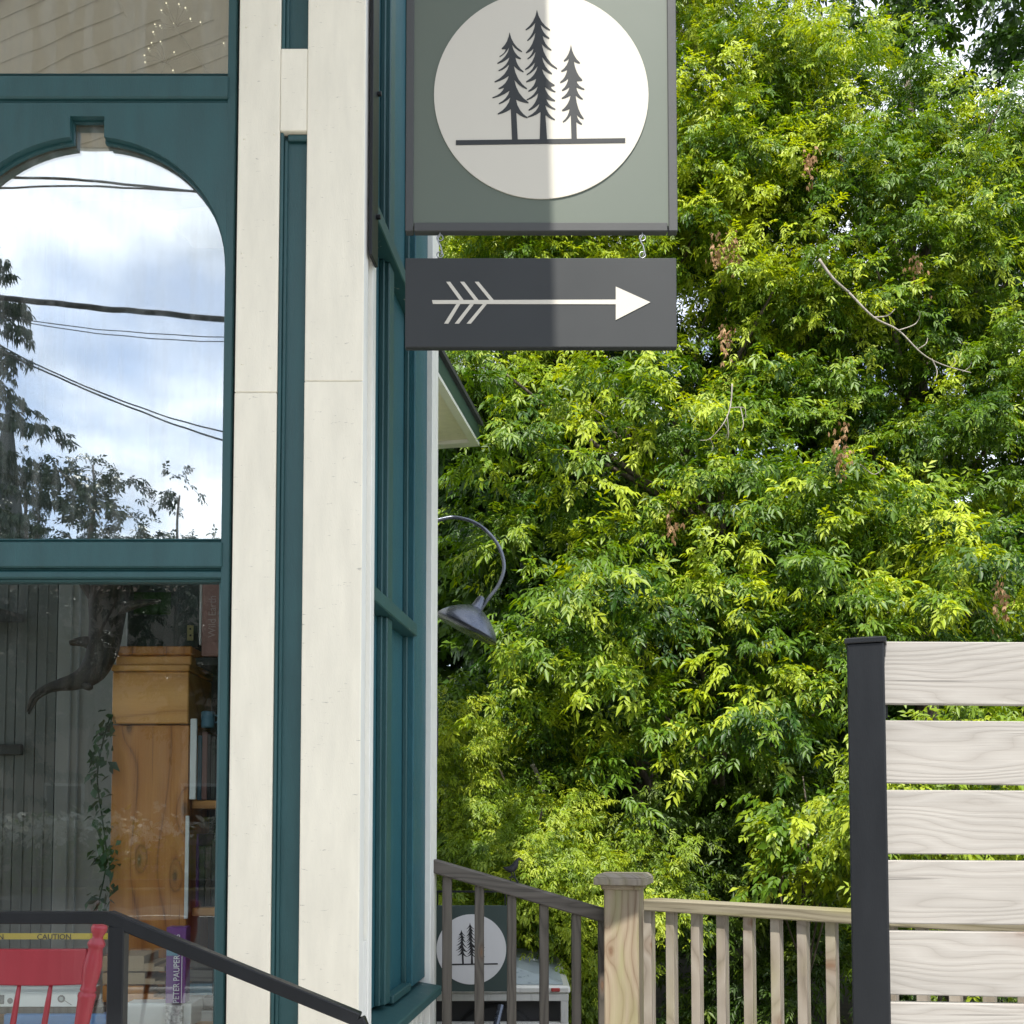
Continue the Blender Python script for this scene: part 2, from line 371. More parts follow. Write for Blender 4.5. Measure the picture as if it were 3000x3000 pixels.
def prism(poly, y0, y1):
    """polygon in (x, z) pushed from y0 to y1"""
    n = len(poly)
    v = [(x, y0, z) for x, z in poly]+[(x, y1, z) for x, z in poly]
    tri = tessellate_polygon([[Vector((x, z, 0)) for x, z in poly]])
    f = [tuple(t) for t in tri]+[tuple(i+n for i in reversed(t)) for t in tri]
    f += [(i, (i+1) % n, (i+1) % n+n, i+n) for i in range(n)]
    return v, f
def text(name, s, m, parent, loc, size, rot, ext=0.0006, width=None):
    c = bpy.data.curves.new(name, 'FONT'); c.body = s; c.size = size; c.extrude = ext
    o = bpy.data.objects.new(name+'_curve', c); COL.objects.link(o)
    dg = bpy.context.evaluated_depsgraph_get()
    me = bpy.data.meshes.new_from_object(o.evaluated_get(dg))
    COL.objects.unlink(o); bpy.data.objects.remove(o)
    xs = [v.co.x for v in me.vertices]
    if width: 
        k = width/(max(xs)-min(xs))
        for v in me.vertices: v.co.x *= k
    me.materials.clear(); me.materials.append(m)
    t = bpy.data.objects.new(name, me); COL.objects.link(t)
    t.parent = parent; t.location = Vector(loc)-WORLD[parent]; t.rotation_euler = rot
    return t

# ------------------------------------------------------------------ setting
F = 3.4
put('ground', [([(-150, -150, 0), (150, -150, 0), (150, 150, 0), (-150, 150, 0)], [(0, 1, 2, 3)])], M_SOIL, kind='structure')
put('pavement', [box(-40, 40, -2.2, 4.2, 0.001, 0.06)], M_CONC, kind='structure')
put('road', [([(-100, -14.5, 0.004), (100, -14.5, 0.004), (100, -2.31, 0.004), (-100, -2.31, 0.004)], [(0, 1, 2, 3)])], M_ASPH, kind='structure')
put('kerb', [box(-100, 100, -2.309, -2.201, 0, 0.10)], M_CONC, kind='structure', bevel=0.01)
put('road_line', [([(-100, -10.1, 0.008), (100, -10.1, 0.008), (100, -9.98, 0.008), (-100, -9.98, 0.008)], [(0, 1, 2, 3)])], M_LINE, kind='structure')

# ------------------------------------------------------------------ the shop
shop = thing('shop_building', 'old wooden shopfront with cream boards, teal window frames and an arched window', 'building', (-2.2, F, 0))
fx = lambda px, py=1500: P(px, py, F).x
fz = lambda py, px=700: P(px, py, F).z
ZT, ZB = 6.45, 0.33
xl0, xl1, xr0, xr1 = fx(682), fx(806), fx(888), fx(1061)
zj1, zj2 = fz(1149), fz(1117)
g = 0.0008
# left cream board in two lengths, right cream board in two lengths, block between them
tb = put('trim_board', [box(xl0, xl1, F, F+0.032, ZB, zj1-g)], M_CREAM, shop, 0.003)
put('trim_board', [box(xl0, xl1, F+0.0015, F+0.032, zj1+g, ZT)], M_CREAM, shop, 0.003)
put('trim_board', [box(xr0, xr1, F-0.002, F+0.032, ZB, zj2-g)], M_CREAM, shop, 0.003)
put('trim_board', [box(xr0, xr1, F, F+0.032, zj2+g, ZT)], M_CREAM, shop, 0.003)
put('trim_block', [box(xl1+g, xr0-g, F+0.002, F+0.032, fz(382, 850), fz(140, 850))], M_CREAM, shop, 0.003)
nails = []
for (xa_, xb_) in ((xl0+0.022, xl1-0.022), (xr0+0.03, xr1-0.03)):
    z_ = 0.75
    while z_ < 4.6:
        for x_ in (xa_, xb_):
            nails.append(lathe((x_+rnd.uniform(-0.006, 0.006), F+0.001, z_+rnd.uniform(-0.02, 0.02)), (0, -1, 0), [(-0.002, 0.0034), (0.0016, 0.0034), (0.0022, 0.002)], 8))
        z_ += 0.41+rnd.uniform(-0.04, 0.04)
put('nail_heads', nails, M_CREAM, shop, kind='stuff')
# recessed teal panels with a bead on the left
def recessed(z0, z1):
    p = put('recessed_panel', [box(xl1-0.01, xr0+0.01, F+0.033, F+0.045, z0, z1)], M_TEAL, shop)
    put('panel_bead', [box(xl1+g, xl1+0.012, F+0.008, F+0.033, z0, z1), box(xl1+0.012, xl1+0.024, F+0.02, F+0.033, z0, z1-0.02),
                       box(xl1+0.024, xr0-g, F+0.018, F+0.033, z1-0.022, z1)], M_TEAL, p, 0.003)
recessed(ZB, fz(382, 850)-0.001)
recessed(fz(140, 850)+0.001, ZT)
put('wall', [box(xl0, xr1, F+0.046, F+0.10, ZB-0.3, ZT), box(-4.6, xr1, F+0.02, F+0.10, -0.05, ZB-0.001)], M_CREAM, shop)
# left pilaster beyond the frame
wl0, wl1 = P(-178, 1500, F+0.035).x, P(676, 1500, F+0.035).x
fd = lambda py, y: P(450, py, y).z
xi0, xi1 = P(-150, 1500, F+0.06).x, P(650, 1500, F+0.06).x
put('trim_board', [box(wl0-0.45, wl0-0.01, F, F+0.10, ZB, ZT)], M_CREAM, shop, 0.003)
put('wall', [box(-4.6, wl0-0.45, F+0.02, F+0.10, ZB, ZT)], M_CREAM, shop)
put('wall', [box(wl0-0.01, wl1+0.02, F+0.03, F+0.10, ZB, fz(3420))], M_TEAL, shop)

# ---- the shop window: transom pane, arched pane, lower pane
win = put('arched_window', [box(P(648, 1500, F+0.035).x, wl1, F+0.035, F+0.10, fz(3420), ZT), box(wl0, xi0, F+0.035, F+0.10, fz(3420), ZT)], M_TEAL, shop, 0.004)
def wbar(py0, py1, y0, name='rail'):
    return put(name, [box(xi0-0.004, xi1+0.012, y0, F+0.098, fd(py1, y0), fd(py0, y0))], M_TEAL, win, 0.005)
wbar(219, 286, F+0.028); wbar(286.5, 303, F+0.042, 'bead'); wbar(213, 219, F+0.05, 'bead')
wbar(1586, 1662, F+0.028); wbar(1577, 1586, F+0.046, 'bead'); wbar(1662.5, 1672, F+0.044, 'bead'); wbar(1672, 1694, F+0.036); wbar(1694, 1704, F+0.05, 'bead')

put('stile', [box(P(634, 2200, F+0.047).x, xi1+0.012, F+0.047, F+0.098, fz(3420), fd(1704, F+0.05)-0.001)], M_TEAL, win, 0.006)
put('gap_shadow_strip', [box(wl1+0.001, xl0-0.001, F+0.05, F+0.098, ZB, ZT)], M_DARK, win)
# arched spandrel with keystone notch, bead behind it
FA = F+0.036
cxa = P(250, 600, FA).x
def archpoly(a, b, zc, top, inset, notchw, notchz):
    pts = []
    n = 40
    pts += [(xi0-0.003, zc-0.001), (xi0-0.003, top), (xi1+0.011, top), (xi1+0.011, zc-0.001), (cxa+a, zc-0.001)]
    arc = []
    for i in range(n+1):
        t = math.pi*i/n
        arc.append((cxa+a*math.cos(t), zc+b*math.sin(t)))
    zk = zc+b*math.sqrt(max(0, 1-(notchw/a)**2))
    right = [p for p in arc if p[0] > cxa+notchw]; left = [p for p in arc if p[0] < cxa-notchw]
    pts += right+[(cxa+notchw, zk), (cxa+notchw, notchz), (cxa-notchw, notchz), (cxa-notchw, zk)]+left+[(cxa-a, zc-0.001)]
    return pts
a_ = P(660, 750, FA).x-cxa; zc_ = fd(770, FA); b_ = fd(398, FA)-zc_
nw_, nz_ = P(305, 380, FA).x-cxa, fd(340, FA)
put('spandrel', [prism(archpoly(a_, b_, zc_, fd(303, F+0.042)-0.002, 0, nw_, nz_), F+0.036, F+0.060)], M_TEAL, win)
put('arch_bead', [prism(archpoly(a_-0.008, b_-0.008, zc_, fd(303, F+0.042)-0.004, 0, nw_-0.005, nz_-0.006), F+0.0602, F+0.075)], M_TEALW, win)
PY = F+0.08
def pane(z0, z1, m): return put('pane', [box(xi0+0.002, xi1-0.002, PY, PY+0.006, z0, z1)], m, win)
pane(fd(1577, F+0.046), fd(303, F+0.042), M_GLASS_A)
pane(fd(213, F+0.05)+0.001, ZT, M_GLASS_A)
pane(fz(3420), fd(1704, F+0.05), M_GLASS_L)
sillw = put('window_sill', [box(wl0-0.05, wl1+0.01, F-0.05, F+0.034, fz(3460), fz(3420)-0.002)], M_TEALW, win, 0.006)

# ---- side wall of the bay
A0 = Vector((xr1, F, 0)); BETA = math.atan(350/3000.0)
U = Vector((math.sin(BETA), math.cos(BETA), 0)); NN = Vector((math.cos(BETA), -math.sin(BETA), 0))
def onwall(px, py=1500):
    d = ray(px, py); o = Vector((0, 0, EYE))
    t = (A0-o).dot(NN)/Vector((d.x, d.y, 0)).dot(NN)
    p = o+d*t
    return (p-A0).dot(U), p.z
def wb(s0, s1, n0, n1, z0, z1, zt=None):
    q = lambda s, n, z: A0+U*s+NN*n+Vector((0, 0, z))
    zt = z1 if zt is None else zt
    return hexa([q(s0, n0, z0), q(s1, n0, z0), q(s1, n1, z0), q(s0, n1, z0)], [q(s0, n0, z1), q(s1, n0, z1), q(s1, n1, zt), q(s0, n1, zt)])
s_ = lambda px, py=1500: onwall(px, py)[0]
E1, E2, E3 = s_(1074), s_(1083), s_(1093)
SW = -0.10
side = put('side_wall', [wb(0.035, s_(1283)-0.02, SW-0.08, SW, -0.05, ZT)], M_TEAL, shop)
put('corner_board', [wb(0.002, E1, -0.09, 0.0, ZB, ZT)], M_WHITE, shop, 0.002)
put('corner_gasket', [wb(E1+0.001, E2, -0.09, -0.012, fz(2765, 1078), ZT)], M_GASK, shop)
put('corner_board', [wb(E2+0.001, E3, -0.09, 0.006, ZB, ZT)], M_WHITE, shop, 0.002)
put('corner_patch', [wb(E1+0.001, E2-0.0005, -0.09, 0.0, ZB, fz(2765, 1078)-0.001)], M_WHITE, shop, 0.001)
zu, zl, zs = 3.83, 2.43, 0.90
sA, sM0, sM1, sJ, sT = E3+0.001, s_(1158), s_(1172), s_(1228), s_(1263)
swin = put('side_window', [wb(sJ, sT-0.001, SW+0.001, -0.02, zs, ZT)], M_TEALV, shop, 0.004)
for (z0, z1) in ((zs, zl-0.055), (zl, zu-0.06), (zu, ZT)):
    for (q0, q1) in ((sA, sM0), (sM1, sJ)):
        put('panel', [wb(q0, q1-0.001, SW+0.001, SW+0.035, z0+0.001, z1-0.001)], M_TEALV, swin)
        put('panel_bead', [wb(q0, q0+0.012, SW+0.035, SW+0.05, z0+0.001, z1-0.001), wb(q1-0.02, q1-0.001, SW+0.035, SW+0.055, z0+0.001, z1-0.001)], M_TEAL, swin, 0.003)
    put('mullion', [wb(sM0, sM1-0.001, SW+0.001, -0.028, z0+0.001, z1-0.001)], M_TEAL, swin, 0.004)
put('transom_bar', [wb(sA, sJ-0.001, SW+0.001, -0.005, zu-0.06, zu)], M_TEALW, swin, 0.004)
put('transom_bar', [wb(sA, sJ-0.001, SW+0.001, -0.005, zl-0.055, zl)], M_TEALW, swin, 0.004)
put('sill', [wb(sA-0.02, sT+0.005, SW+0.002, 0.055, zs-0.075, zs-0.012, zs-0.035)], M_TEALW, swin, 0.005)
put('sill_nosing', [wb(sM1+0.02, sJ-0.02, SW+0.036, -0.02, zs-0.011, zs+0.02)], M_TEAL, swin, 0.004)
put('siding', [wb(0.04+0.045*i, 0.04+0.045*i+0.043, SW+0.001, -0.02-0.006*(i % 2), -0.02, zs-0.078) for i in range(25)], M_WHITE, shop, 0.002)
put('corner_board', [wb(sT, s_(1272), -0.10, 0.004, -0.02, ZT)], M_WHITE, shop, 0.002)
put('corner_gasket', [wb(s_(1272)+0.0005, s_(1275), -0.10, -0.008, -0.02, ZT)], M_GASK, shop)
put('corner_board', [wb(s_(1275)+0.0005, s_(1283), -0.10, 0.0, -0.02, ZT)], M_WHITE, shop, 0.002)
put('hinge', [wb(s_(1283)+0.001, s_(1283)+0.012, -0.03, 0.003, P(1283, 2210, 4.6).z, P(1283, 2060, 4.6).z)], M_GASK, shop)

# ---- back wing with eaves
wingx = -0.95
put('wing_wall', [box(-4.6, wingx, 5.75, 8.0, 0, 4.6)], M_CREAM, shop)
e0, e1 = P(1285, 1050, 6.8), P(1405, 1250, 8.1)
ed = (e1-e0); ed.z = 0; ed.normalize()
nr = Vector((ed.y, -ed.x, 0))
ea = e0-ed*2.0; eb = e1.copy()
zt_, zb_ = e1.z, e1.z-0.13
q = lambda p, n, z: Vector((p.x, p.y, 0))+nr*n+Vector((0, 0, z))
roof = put('roof', [hexa([q(ea, -3.4, zt_+1.6), q(eb, -3.4, zt_+1.6), q(eb, 0.03, zt_), q(ea, 0.03, zt_)], [q(ea, -3.4, zt_+1.64), q(eb, -3.4, zt_+1.64), q(eb, 0.03, zt_+0.035), q(ea, 0.03, zt_+0.035)])], M_SHING, shop)
put('fascia', [hexa([q(ea, -0.025, zb_), q(eb, -0.025, zb_), q(eb, 0, zb_), q(ea, 0, zb_)], [q(ea, -0.025, zt_), q(eb, -0.025, zt_), q(eb, 0, zt_-0.002), q(ea, 0, zt_-0.002)])], M_FASC, roof, 0.003)
put('soffit', [hexa([q(ea, -0.9, zb_+0.0), q(eb, -0.9, zb_+0.0), q(eb, -0.026, zb_), q(ea, -0.026, zb_)], [q(ea, -0.9, zb_+0.02), q(eb, -0.9, zb_+0.02), q(eb, -0.026, zb_+0.02), q(ea, -0.026, zb_+0.02)])], M_CREAM, roof)
put('soffit_trim', [hexa([q(ea, -0.06, zb_-0.03), q(eb, -0.06, zb_-0.03), q(eb, -0.001, zb_-0.03), q(ea, -0.001, zb_-0.03)], [q(ea, -0.06, zb_-0.001), q(eb, -0.06, zb_-0.001), q(eb, -0.001, zb_-0.001), q(ea, -0.001, zb_-0.001)]),
                    hexa([q(eb-ed*0.09, -0.9, zb_-0.03), q(eb, -0.9, zb_-0.03), q(eb, -0.061, zb_-0.03), q(eb-ed*0.09, -0.061, zb_-0.03)], [q(eb-ed*0.09, -0.9, zb_-0.001), q(eb, -0.9, zb_-0.001), q(eb, -0.061, zb_-0.001), q(eb-ed*0.09, -0.061, zb_-0.001)])], M_WHITE, roof)

# ---- porch roof with boarded ceiling, mirrored in the panes; end edge and depth are shaped to shade the facade and split the sign
TAZ = -math.tan(R(SUN_AZ)); TEL = math.tan(R(SUN_EL))/math.cos(R(SUN_AZ))
RD = 3.75; RZ = 6.55
def redge(px, py):
    p = P(px, py, F); t = (RZ-p.z)/TEL
    return p.x-TAZ*t, F-t
(ex0, ey0), (ex1, ey1) = redge(1603, 5), redge(1629, 1015)
ek = (ex0-ex1)/(ey0-ey1)
edx = lambda y: ex0+ek*(y-ey0)
yb, yf = F-0.02, F-RD
pr = put('porch_roof', [hexa([(-5.2, yf, RZ), (edx(yf), yf, RZ), (edx(yb), yb, RZ), (-5.2, yb, RZ)], [(-5.2, yf, RZ+0.10), (edx(yf)-0.02, yf, RZ+0.10), (edx(yb)-0.02, yb, RZ+0.10), (-5.2, yb, RZ+0.10)])], M_CEIL, shop)
# diagonal ceiling boards, clipped to the roof outline
def clip(poly, a, b, c):
    out = []
    for i in range(len(poly)):
        p, q2 = poly[i], poly[(i+1) % len(poly)]
        dp, dq = a*p[0]+b*p[1]-c, a*q2[0]+b*q2[1]-c
        if dp <= 0: out.append(p)
        if dp*dq < 0:
            t = dp/(dp-dq); out.append((p[0]+(q2[0]-p[0])*t, p[1]+(q2[1]-p[1])*t))
    return out
th = R(66); bd = Vector((math.sin(th), math.cos(th))); bn = Vector((bd.y, -bd.x))
BW = 0.135
for i in range(-46, 60):
    c0 = Vector((-2.4, 1.5))+bn*(i*BW)
    quad = [c0-bd*9, c0+bd*9, c0+bd*9+bn*(BW-0.008), c0-bd*9+bn*(BW-0.008)]
    quad = [(p.x, p.y) for p in quad]
    for a, b, c in ((-1, 0, 5.15), (0, -1, -(yf+0.02)), (0, 1, yb-0.02), (1, -ek, ex0-ek*ey0-0.03)):
        quad = clip(quad, a, b, c)
        if len(quad) < 3: break
    if len(quad) < 3: continue
    n_ = len(quad)
    put('ceiling_board', [([(x, y, RZ-0.014) for x, y in quad]+[(x, y, RZ-0.001) for x, y in quad],
        [tuple(range(n_)), tuple(range(2*n_-1, n_-1, -1))]+[(k, (k+1) % n_, (k+1) % n_+n_, k+n_) for k in range(n_)])], M_CEIL, pr)
put('ceiling_beam', [box(-2.35, edx(yf+1.55)-0.06, yf+1.3, yf+1.75, RZ-0.09, RZ-0.0155)], M_CEIL, pr, 0.01)
put('fascia', [box(-5.2, edx(yf)-0.03, yf-0.03, yf-0.001, RZ-0.012, RZ+0.16)], M_WHITE, pr)
put('porch_post', [box(-4.9, -4.7, yf+0.1, yf+0.3, ZB, RZ-0.016)], M_CREAM, shop, 0.01)
for i in range(24):
    y1 = F-0.06-i*0.142
    put('deck_board', [box(-5.2, -0.62+0.0*i, y1-0.138, y1, ZB-0.03, ZB)], M_DECK, shop, 0.003)
put('deck_skirt', [box(-5.2, -0.63, F-0.06-24*0.142, F-0.07, 0.06, ZB-0.031)], M_CREAM, shop)

# ---- room behind the glass
put('floor', [box(-4.5, -0.62, F+0.11, 5.6, ZB-0.04, ZB)], M_OAKX, shop)
put('ceiling', [box(-4.5, -0.62, F+0.11, 5.6, 4.9, 4.95)], M_CEIL, shop)
BWY = 5.3
wallp = put('back_wall', [box(-4.5, -0.62, BWY+0.012, BWY+0.06, ZB, 4.9)], M_GREYWALL, shop)
xw = P(165, 2000, BWY).x
bb = None
for i in range(26):
    x1 = xw-0.002-i*0.105
    if x1 < -4.4: break
    if bb is None: bb = put('beadboard', [box(x1-0.101, x1, BWY, BWY+0.011, ZB, 4.9), box(x1-0.055, x1-0.048, BWY-0.003, BWY, ZB, 4.9)], M_GREYWALL, wallp, 0.002)
    else: again(bb, (-i*0.105, 0, 0))
put('door_casing', [bx(165, 205, 900, 3200, BWY-0.03, 0.04), bx(205.5, 228, 900, 3200, BWY-0.02, 0.03)], M_PALEWALL, wallp, 0.004)
put('door_panel', [bx(229, 420, 900, 3300, BWY-0.005, 0.015)], M_PALEWALL, wallp)
put('plaster', [box(P(421, 2000, BWY).x, -0.63, BWY-0.004, BWY+0.01, ZB, 4.9)], M_GREYWALL, wallp)
put('dark_wedge', [hexa([P(-120, 1823, BWY-0.2), P(68, 1823, BWY-0.2), P(68, 1823, BWY-0.001), P(-120, 1823, BWY-0.001)], [P(-120, 1750, BWY-0.2), P(66, 1800, BWY-0.2), P(66, 1800, BWY-0.001), P(-120, 1750, BWY-0.001)])], M_DARK, wallp)  # dark wedge on the back wall
put('dark_bar', [bx(-40, 62, 2180, 2212, BWY-0.03, 0.025)], M_DARK, wallp, 0.004)  # thin dark bar on the back wall

# ------------------------------------------------------------------ sign on its bracket
brk = thing('sign_bracket', 'black flat steel bracket bolted to the shop corner beside the hanging sign', 'bracket', (xr1, F, 3.4))
bz0, bz1 = P(1085, 780, F+0.1).z, 5.25
put('mounting_bar', [wb(E1-0.03, E2+0.015, 0.008, 0.020, bz0, bz1)], M_BLACK, brk, 0.002)
for py in (279, 639):
    p = A0+U*(E2-0.002)+NN*0.02; z = P(1090, py, F+0.1).z
    put('bolt', [lathe((p.x, p.y, z), NN, [(0, 0.009), (0.012, 0.009), (0.013, 0.006)], 6)], M_BLACK, brk)
SY = F
zb5 = 5.05
armx0 = A0.x+0.03
put('arm', [beam((armx0, SY+0.06, zb5), (P(2000, 300, SY).x, SY, zb5), 0.03, 0.03)], M_BLACK, brk, 0.003)
put('brace', [beam((armx0, SY+0.06, zb5+0.17), (0.1, SY+0.02, zb5+0.015), 0.012, 0.02)], M_BLACK, brk)

def emblem_poly(left, right, apex, base, wedge_last):
    """outline of one inked pine from branch tips and the notches between them"""
    def sidepts(side, a):
        pts, prev = [], a
        for i, (tip, wed) in enumerate(side):
            c = (prev[0]+0.18*(tip[0]-prev[0]), prev[1]+0.66*(tip[1]-prev[1]))
            for k in range(1, 5):
                t = k/4; pts.append(((1-t)**2*prev[0]+2*t*(1-t)*c[0]+t*t*tip[0], (1-t)**2*prev[1]+2*t*(1-t)*c[1]+t*t*tip[1]))
            sg = 1 if tip[0] > a[0] else -1
            pts.append((tip[0]-sg*6, tip[1]+16))
            q0 = pts[-1]
            c = (q0[0]+0.55*(wed[0]-q0[0]), q0[1]+0.25*(wed[1]-q0[1]))
            for k in range(1, 4):
                t = k/3; pts.append(((1-t)**2*q0[0]+2*t*(1-t)*c[0]+t*t*wed[0], (1-t)**2*q0[1]+2*t*(1-t)*c[1]+t*t*wed[1]))
            prev = wed
        return pts
    return [apex]+sidepts(right, apex)+[base[1], base[0]]+sidepts(left, apex)[::-1]
T1 = emblem_poly(
    [((255, 820), (335, 832)), ((215, 968), (402, 795)), ((175, 1095), (405, 985)), ((195, 1235), (400, 1120)), ((120, 1445), (392, 1335)), ((195, 1572), (305, 1555)), ((80, 1745), (405, 1615)), ((200, 1855), (422, 1740)), ((182, 2048), (428, 1962))],
    [((640, 875), (450, 750)), ((620, 1008), (515, 990)), ((670, 1255), (485, 1150)), ((735, 1575), (495, 1415)), ((765, 1838), (525, 1785)), ((745, 2120), (533, 2030))],
    (405, 515), ((450, 2540), (560, 2540)), None)
T2 = emblem_poly(
    [((705, 465), (890, 335)), ((735, 668), (892, 520)), ((710, 898), (857, 820)), ((740, 1012), (896, 880)), ((695, 1212), (885, 1080)), ((725, 1308), (937, 1150)), ((715, 1443), (907, 1390)), ((755, 1622), (937, 1535)), ((725, 1783), (947, 1660)), ((760, 1978), (972, 1855)), ((748, 2105), (988, 2015))],
    [((1170, 468), (990, 375)), ((1155, 622), (1025, 580)), ((1195, 843), (1010, 740)), ((1300, 1192), (1015, 980)), ((1205, 1288), (1015, 1205)), ((1255, 1508), (1180, 1540)), ((1270, 1628), (1065, 1540)), ((1265, 1798), (1095, 1770)), ((1270, 1958), (1075, 1885)), ((1260, 2155), (1080, 2070))],
    (920, 95), ((972, 2540), (1112, 2540)), None)
T3 = emblem_poly(
    [((1425, 1048), (1525, 1005)), ((1375, 1243), (1492, 1215)), ((1355, 1453), (1512, 1380)), ((1390, 1602), (1535, 1540)), ((1385, 1752), (1555, 1700)), ((1390, 1982), (1537, 1955)), ((1405, 2197), (1557, 2070))],
    [((1730, 1088), (1615, 1060)), ((1775, 1412), (1665, 1435)), ((1815, 1582), (1660, 1545)), ((1785, 1767), (1648, 1700)), ((1800, 2137), (1668, 2065)), ((1770, 2237), (1662, 2200))],
    (1560, 750), ((1570, 2540), (1672, 2540)), None)
def disc(cx, cz, r, y0, y1, n=96):
    return prism([(cx+r*math.cos(2*math.pi*i/n), cz+r*math.sin(2*math.pi*i/n)) for i in range(n)], y0, y1)
def emblem(parent, conv, y, m):
    for nm, tp in (('pine_mark', T1), ('pine_mark', T2), ('pine_mark', T3)):
        put(nm, [prism([conv(1430+x/6.44, 20+z/6.44) for x, z in tp], y-0.0012, y)], m, parent)
    put('ground_line', [prism([conv(1336, 416), conv(1831, 410), conv(1831, 423), conv(1336, 430)], y-0.0014, y)], m, parent)
sxz = lambda px, py: (P(px, py, SY).x, P(px, py, SY).z)
def srect(px0, px1, py0, py1, y0, y1):
    pm = (px0+px1)/2
    return prism([(P(px0, (py0+py1)/2, SY).x, P(pm, py1, SY).z), (P(px1, (py0+py1)/2, SY).x, P(pm, py1, SY).z), (P(px1, (py0+py1)/2, SY).x, P(pm, py0, SY).z), (P(px0, (py0+py1)/2, SY).x, P(pm, py0, SY).z)], y0, y1)
sg = thing('hanging_sign', 'square sage green hanging sign with three dark pines in a cream circle', 'sign', (P(1585, 300, SY).x, SY, P(1585, 680, SY).z))
fr0, fr1, ft, fb = 1190, 1981, -118, 681
put('sign_board', [srect(1205, 1966, -103, 664, SY-0.004, SY+0.014)], M_SIGNG, sg)
put('frame', [srect(fr0, 1213, ft, fb, SY-0.010, SY+0.022), srect(1955, fr1, ft, fb, SY-0.010, SY+0.022), srect(1213.3, 1954.7, 656, fb, SY-0.0095, SY+0.0215), srect(1213.3, 1954.7, ft, -92, SY-0.0095, SY+0.0215)], M_SIGNF, sg, 0.0025)
c0 = sxz(1585.5, 282); r0 = sxz(1899, 282)[0]-c0[0]
put('cream_circle', [disc(c0[0], c0[1], r0, SY-0.008, SY-0.0041)], M_SIGNW, sg)
emblem(sg, sxz, SY-0.0082, M_SIGND)
for px in (1300, 1870):
    x = P(px, 0, SY).x
    put('hanger', [tube([(x, SY, P(px, ft, SY).z-0.002), (x, SY, zb5-0.012)], 0.006)], M_STEEL, sg)
ar = thing('arrow_sign', 'charcoal board with white feathered arrow hung under the pine sign', 'sign', (P(1585, 900, SY).x, SY, P(1585, 1022, SY).z))
put('arrow_board', [srect(1188, 1981, 761, 1022, SY-0.012, SY+0.016)], M_SIGND, ar, 0.0025)
zc = lambda x, y: sxz(1000+x/1.932, y/1.932)
ya = SY-0.0122
put('arrow_shaft', [prism([zc(515, 1710), zc(1555, 1707), zc(1555, 1733), zc(520, 1731)], ya-0.0014, ya)], M_SIGNW, ar)
put('arrow_head', [prism([zc(1551, 1634), zc(1746, 1722), zc(1551, 1822)], ya-0.0018, ya)], M_SIGNW, ar)
for a, b in (((607, 1606), (682, 1710)), ((686, 1606), (766, 1710)), ((768, 1606), (852, 1710)), ((664, 1732), (595, 1842)), ((741, 1732), (655, 1842)), ((814, 1732), (722, 1842))):
    put('arrow_feather', [prism([zc(a[0]-12, a[1]), zc(a[0]+10, a[1]), zc(b[0]+12, b[1]), zc(b[0]-12, b[1])], ya-0.001, ya)], M_SIGNW, ar)
def ring(c, r, t, n=18):
    return tube([Vector(c)+Vector((math.cos(2*math.pi*i/n)*r, 0, math.sin(2*math.pi*i/n)*r)) for i in range(n+1)], t, 6, False)
for px in (1289, 1882):
    for py in (697, 747):
        p = P(px, py, SY); put('eye_ring', [ring(p, 0.0105, 0.0022), tube([p+Vector((0, 0, (1 if py < 720 else -1)*0.0105)), p+Vector((0, 0, (1 if py < 720 else -1)*0.022))], 0.0022, 6)], M_STEEL, ar, smooth=True)
    pts = [P(px, 692, SY)+Vector((0, -0.004, 0))]+[P(px+dx_, y_, SY)+Vector((0, -0.003, 0)) for dx_, y_ in ((-6, 702), (-4, 712), (2, 722), (4, 732), (6, 742))]+[P(px, 752, SY)]
    put('hook', [tube(smoothpath(pts, 4), 0.0024, 6)], M_STEEL, ar, smooth=True)

# ------------------------------------------------------------------ gooseneck lamp
LY = 5.8
lp = thing('gooseneck_lamp', 'grey gooseneck barn lamp reaching out from behind the shop corner', 'lamp', P(1285, 1520, LY))
ap = [P(1130, 1560, LY), P(1230, 1536, LY), P(1285, 1523, LY), P(1335, 1516, LY), P(1400, 1536, LY), P(1455, 1590, LY), P(1477, 1655, LY), P(1462, 1712, LY), P(1428, 1758, LY), P(1407, 1790, LY)]
put('gooseneck_arm', [tube(smoothpath(ap), 0.0105, 12)], M_LAMP, lp, smooth=True)
put('wall_flange', [beam(P(1130, 1560, LY)+Vector((-0.06, 0, 0)), P(1130, 1560, LY), 0.12, 0.12)], M_LAMP, lp)
nt_ = P(1411, 1752, LY); nb_ = P(1394, 1786, LY); dirl = (nb_-nt_).normalized()
k = LY/3000.0
put('socket_neck', [lathe(nt_, dirl, [(-4*k, 9*k), (0, 10*k), (8*k, 13*k), (30*k, 17*k), (36*k, 22*k), (42*k, 26*k)])], M_LAMP, lp, smooth=True)
sb = nt_+dirl*(34*k)
pro = [(0, 22*k), (6*k, 34*k), (16*k, 52*k), (30*k, 70*k), (46*k, 86*k), (58*k, 95*k), (66*k, 98*k)]
shade_v = lathe(sb, dirl, pro+[(70*k, 99*k), (69*k, 97*k)]+[(s, r-1.5*k) for s, r in reversed(pro)], 40)
put('lamp_shade', [shade_v], M_LAMP, lp, smooth=True)
put('bulb', [lathe(sb, dirl, [(2*k, 8*k), (20*k, 16*k), (34*k, 18*k), (44*k, 12*k), (48*k, 2*k)], 16)], M_PAPER, lp, smooth=True)

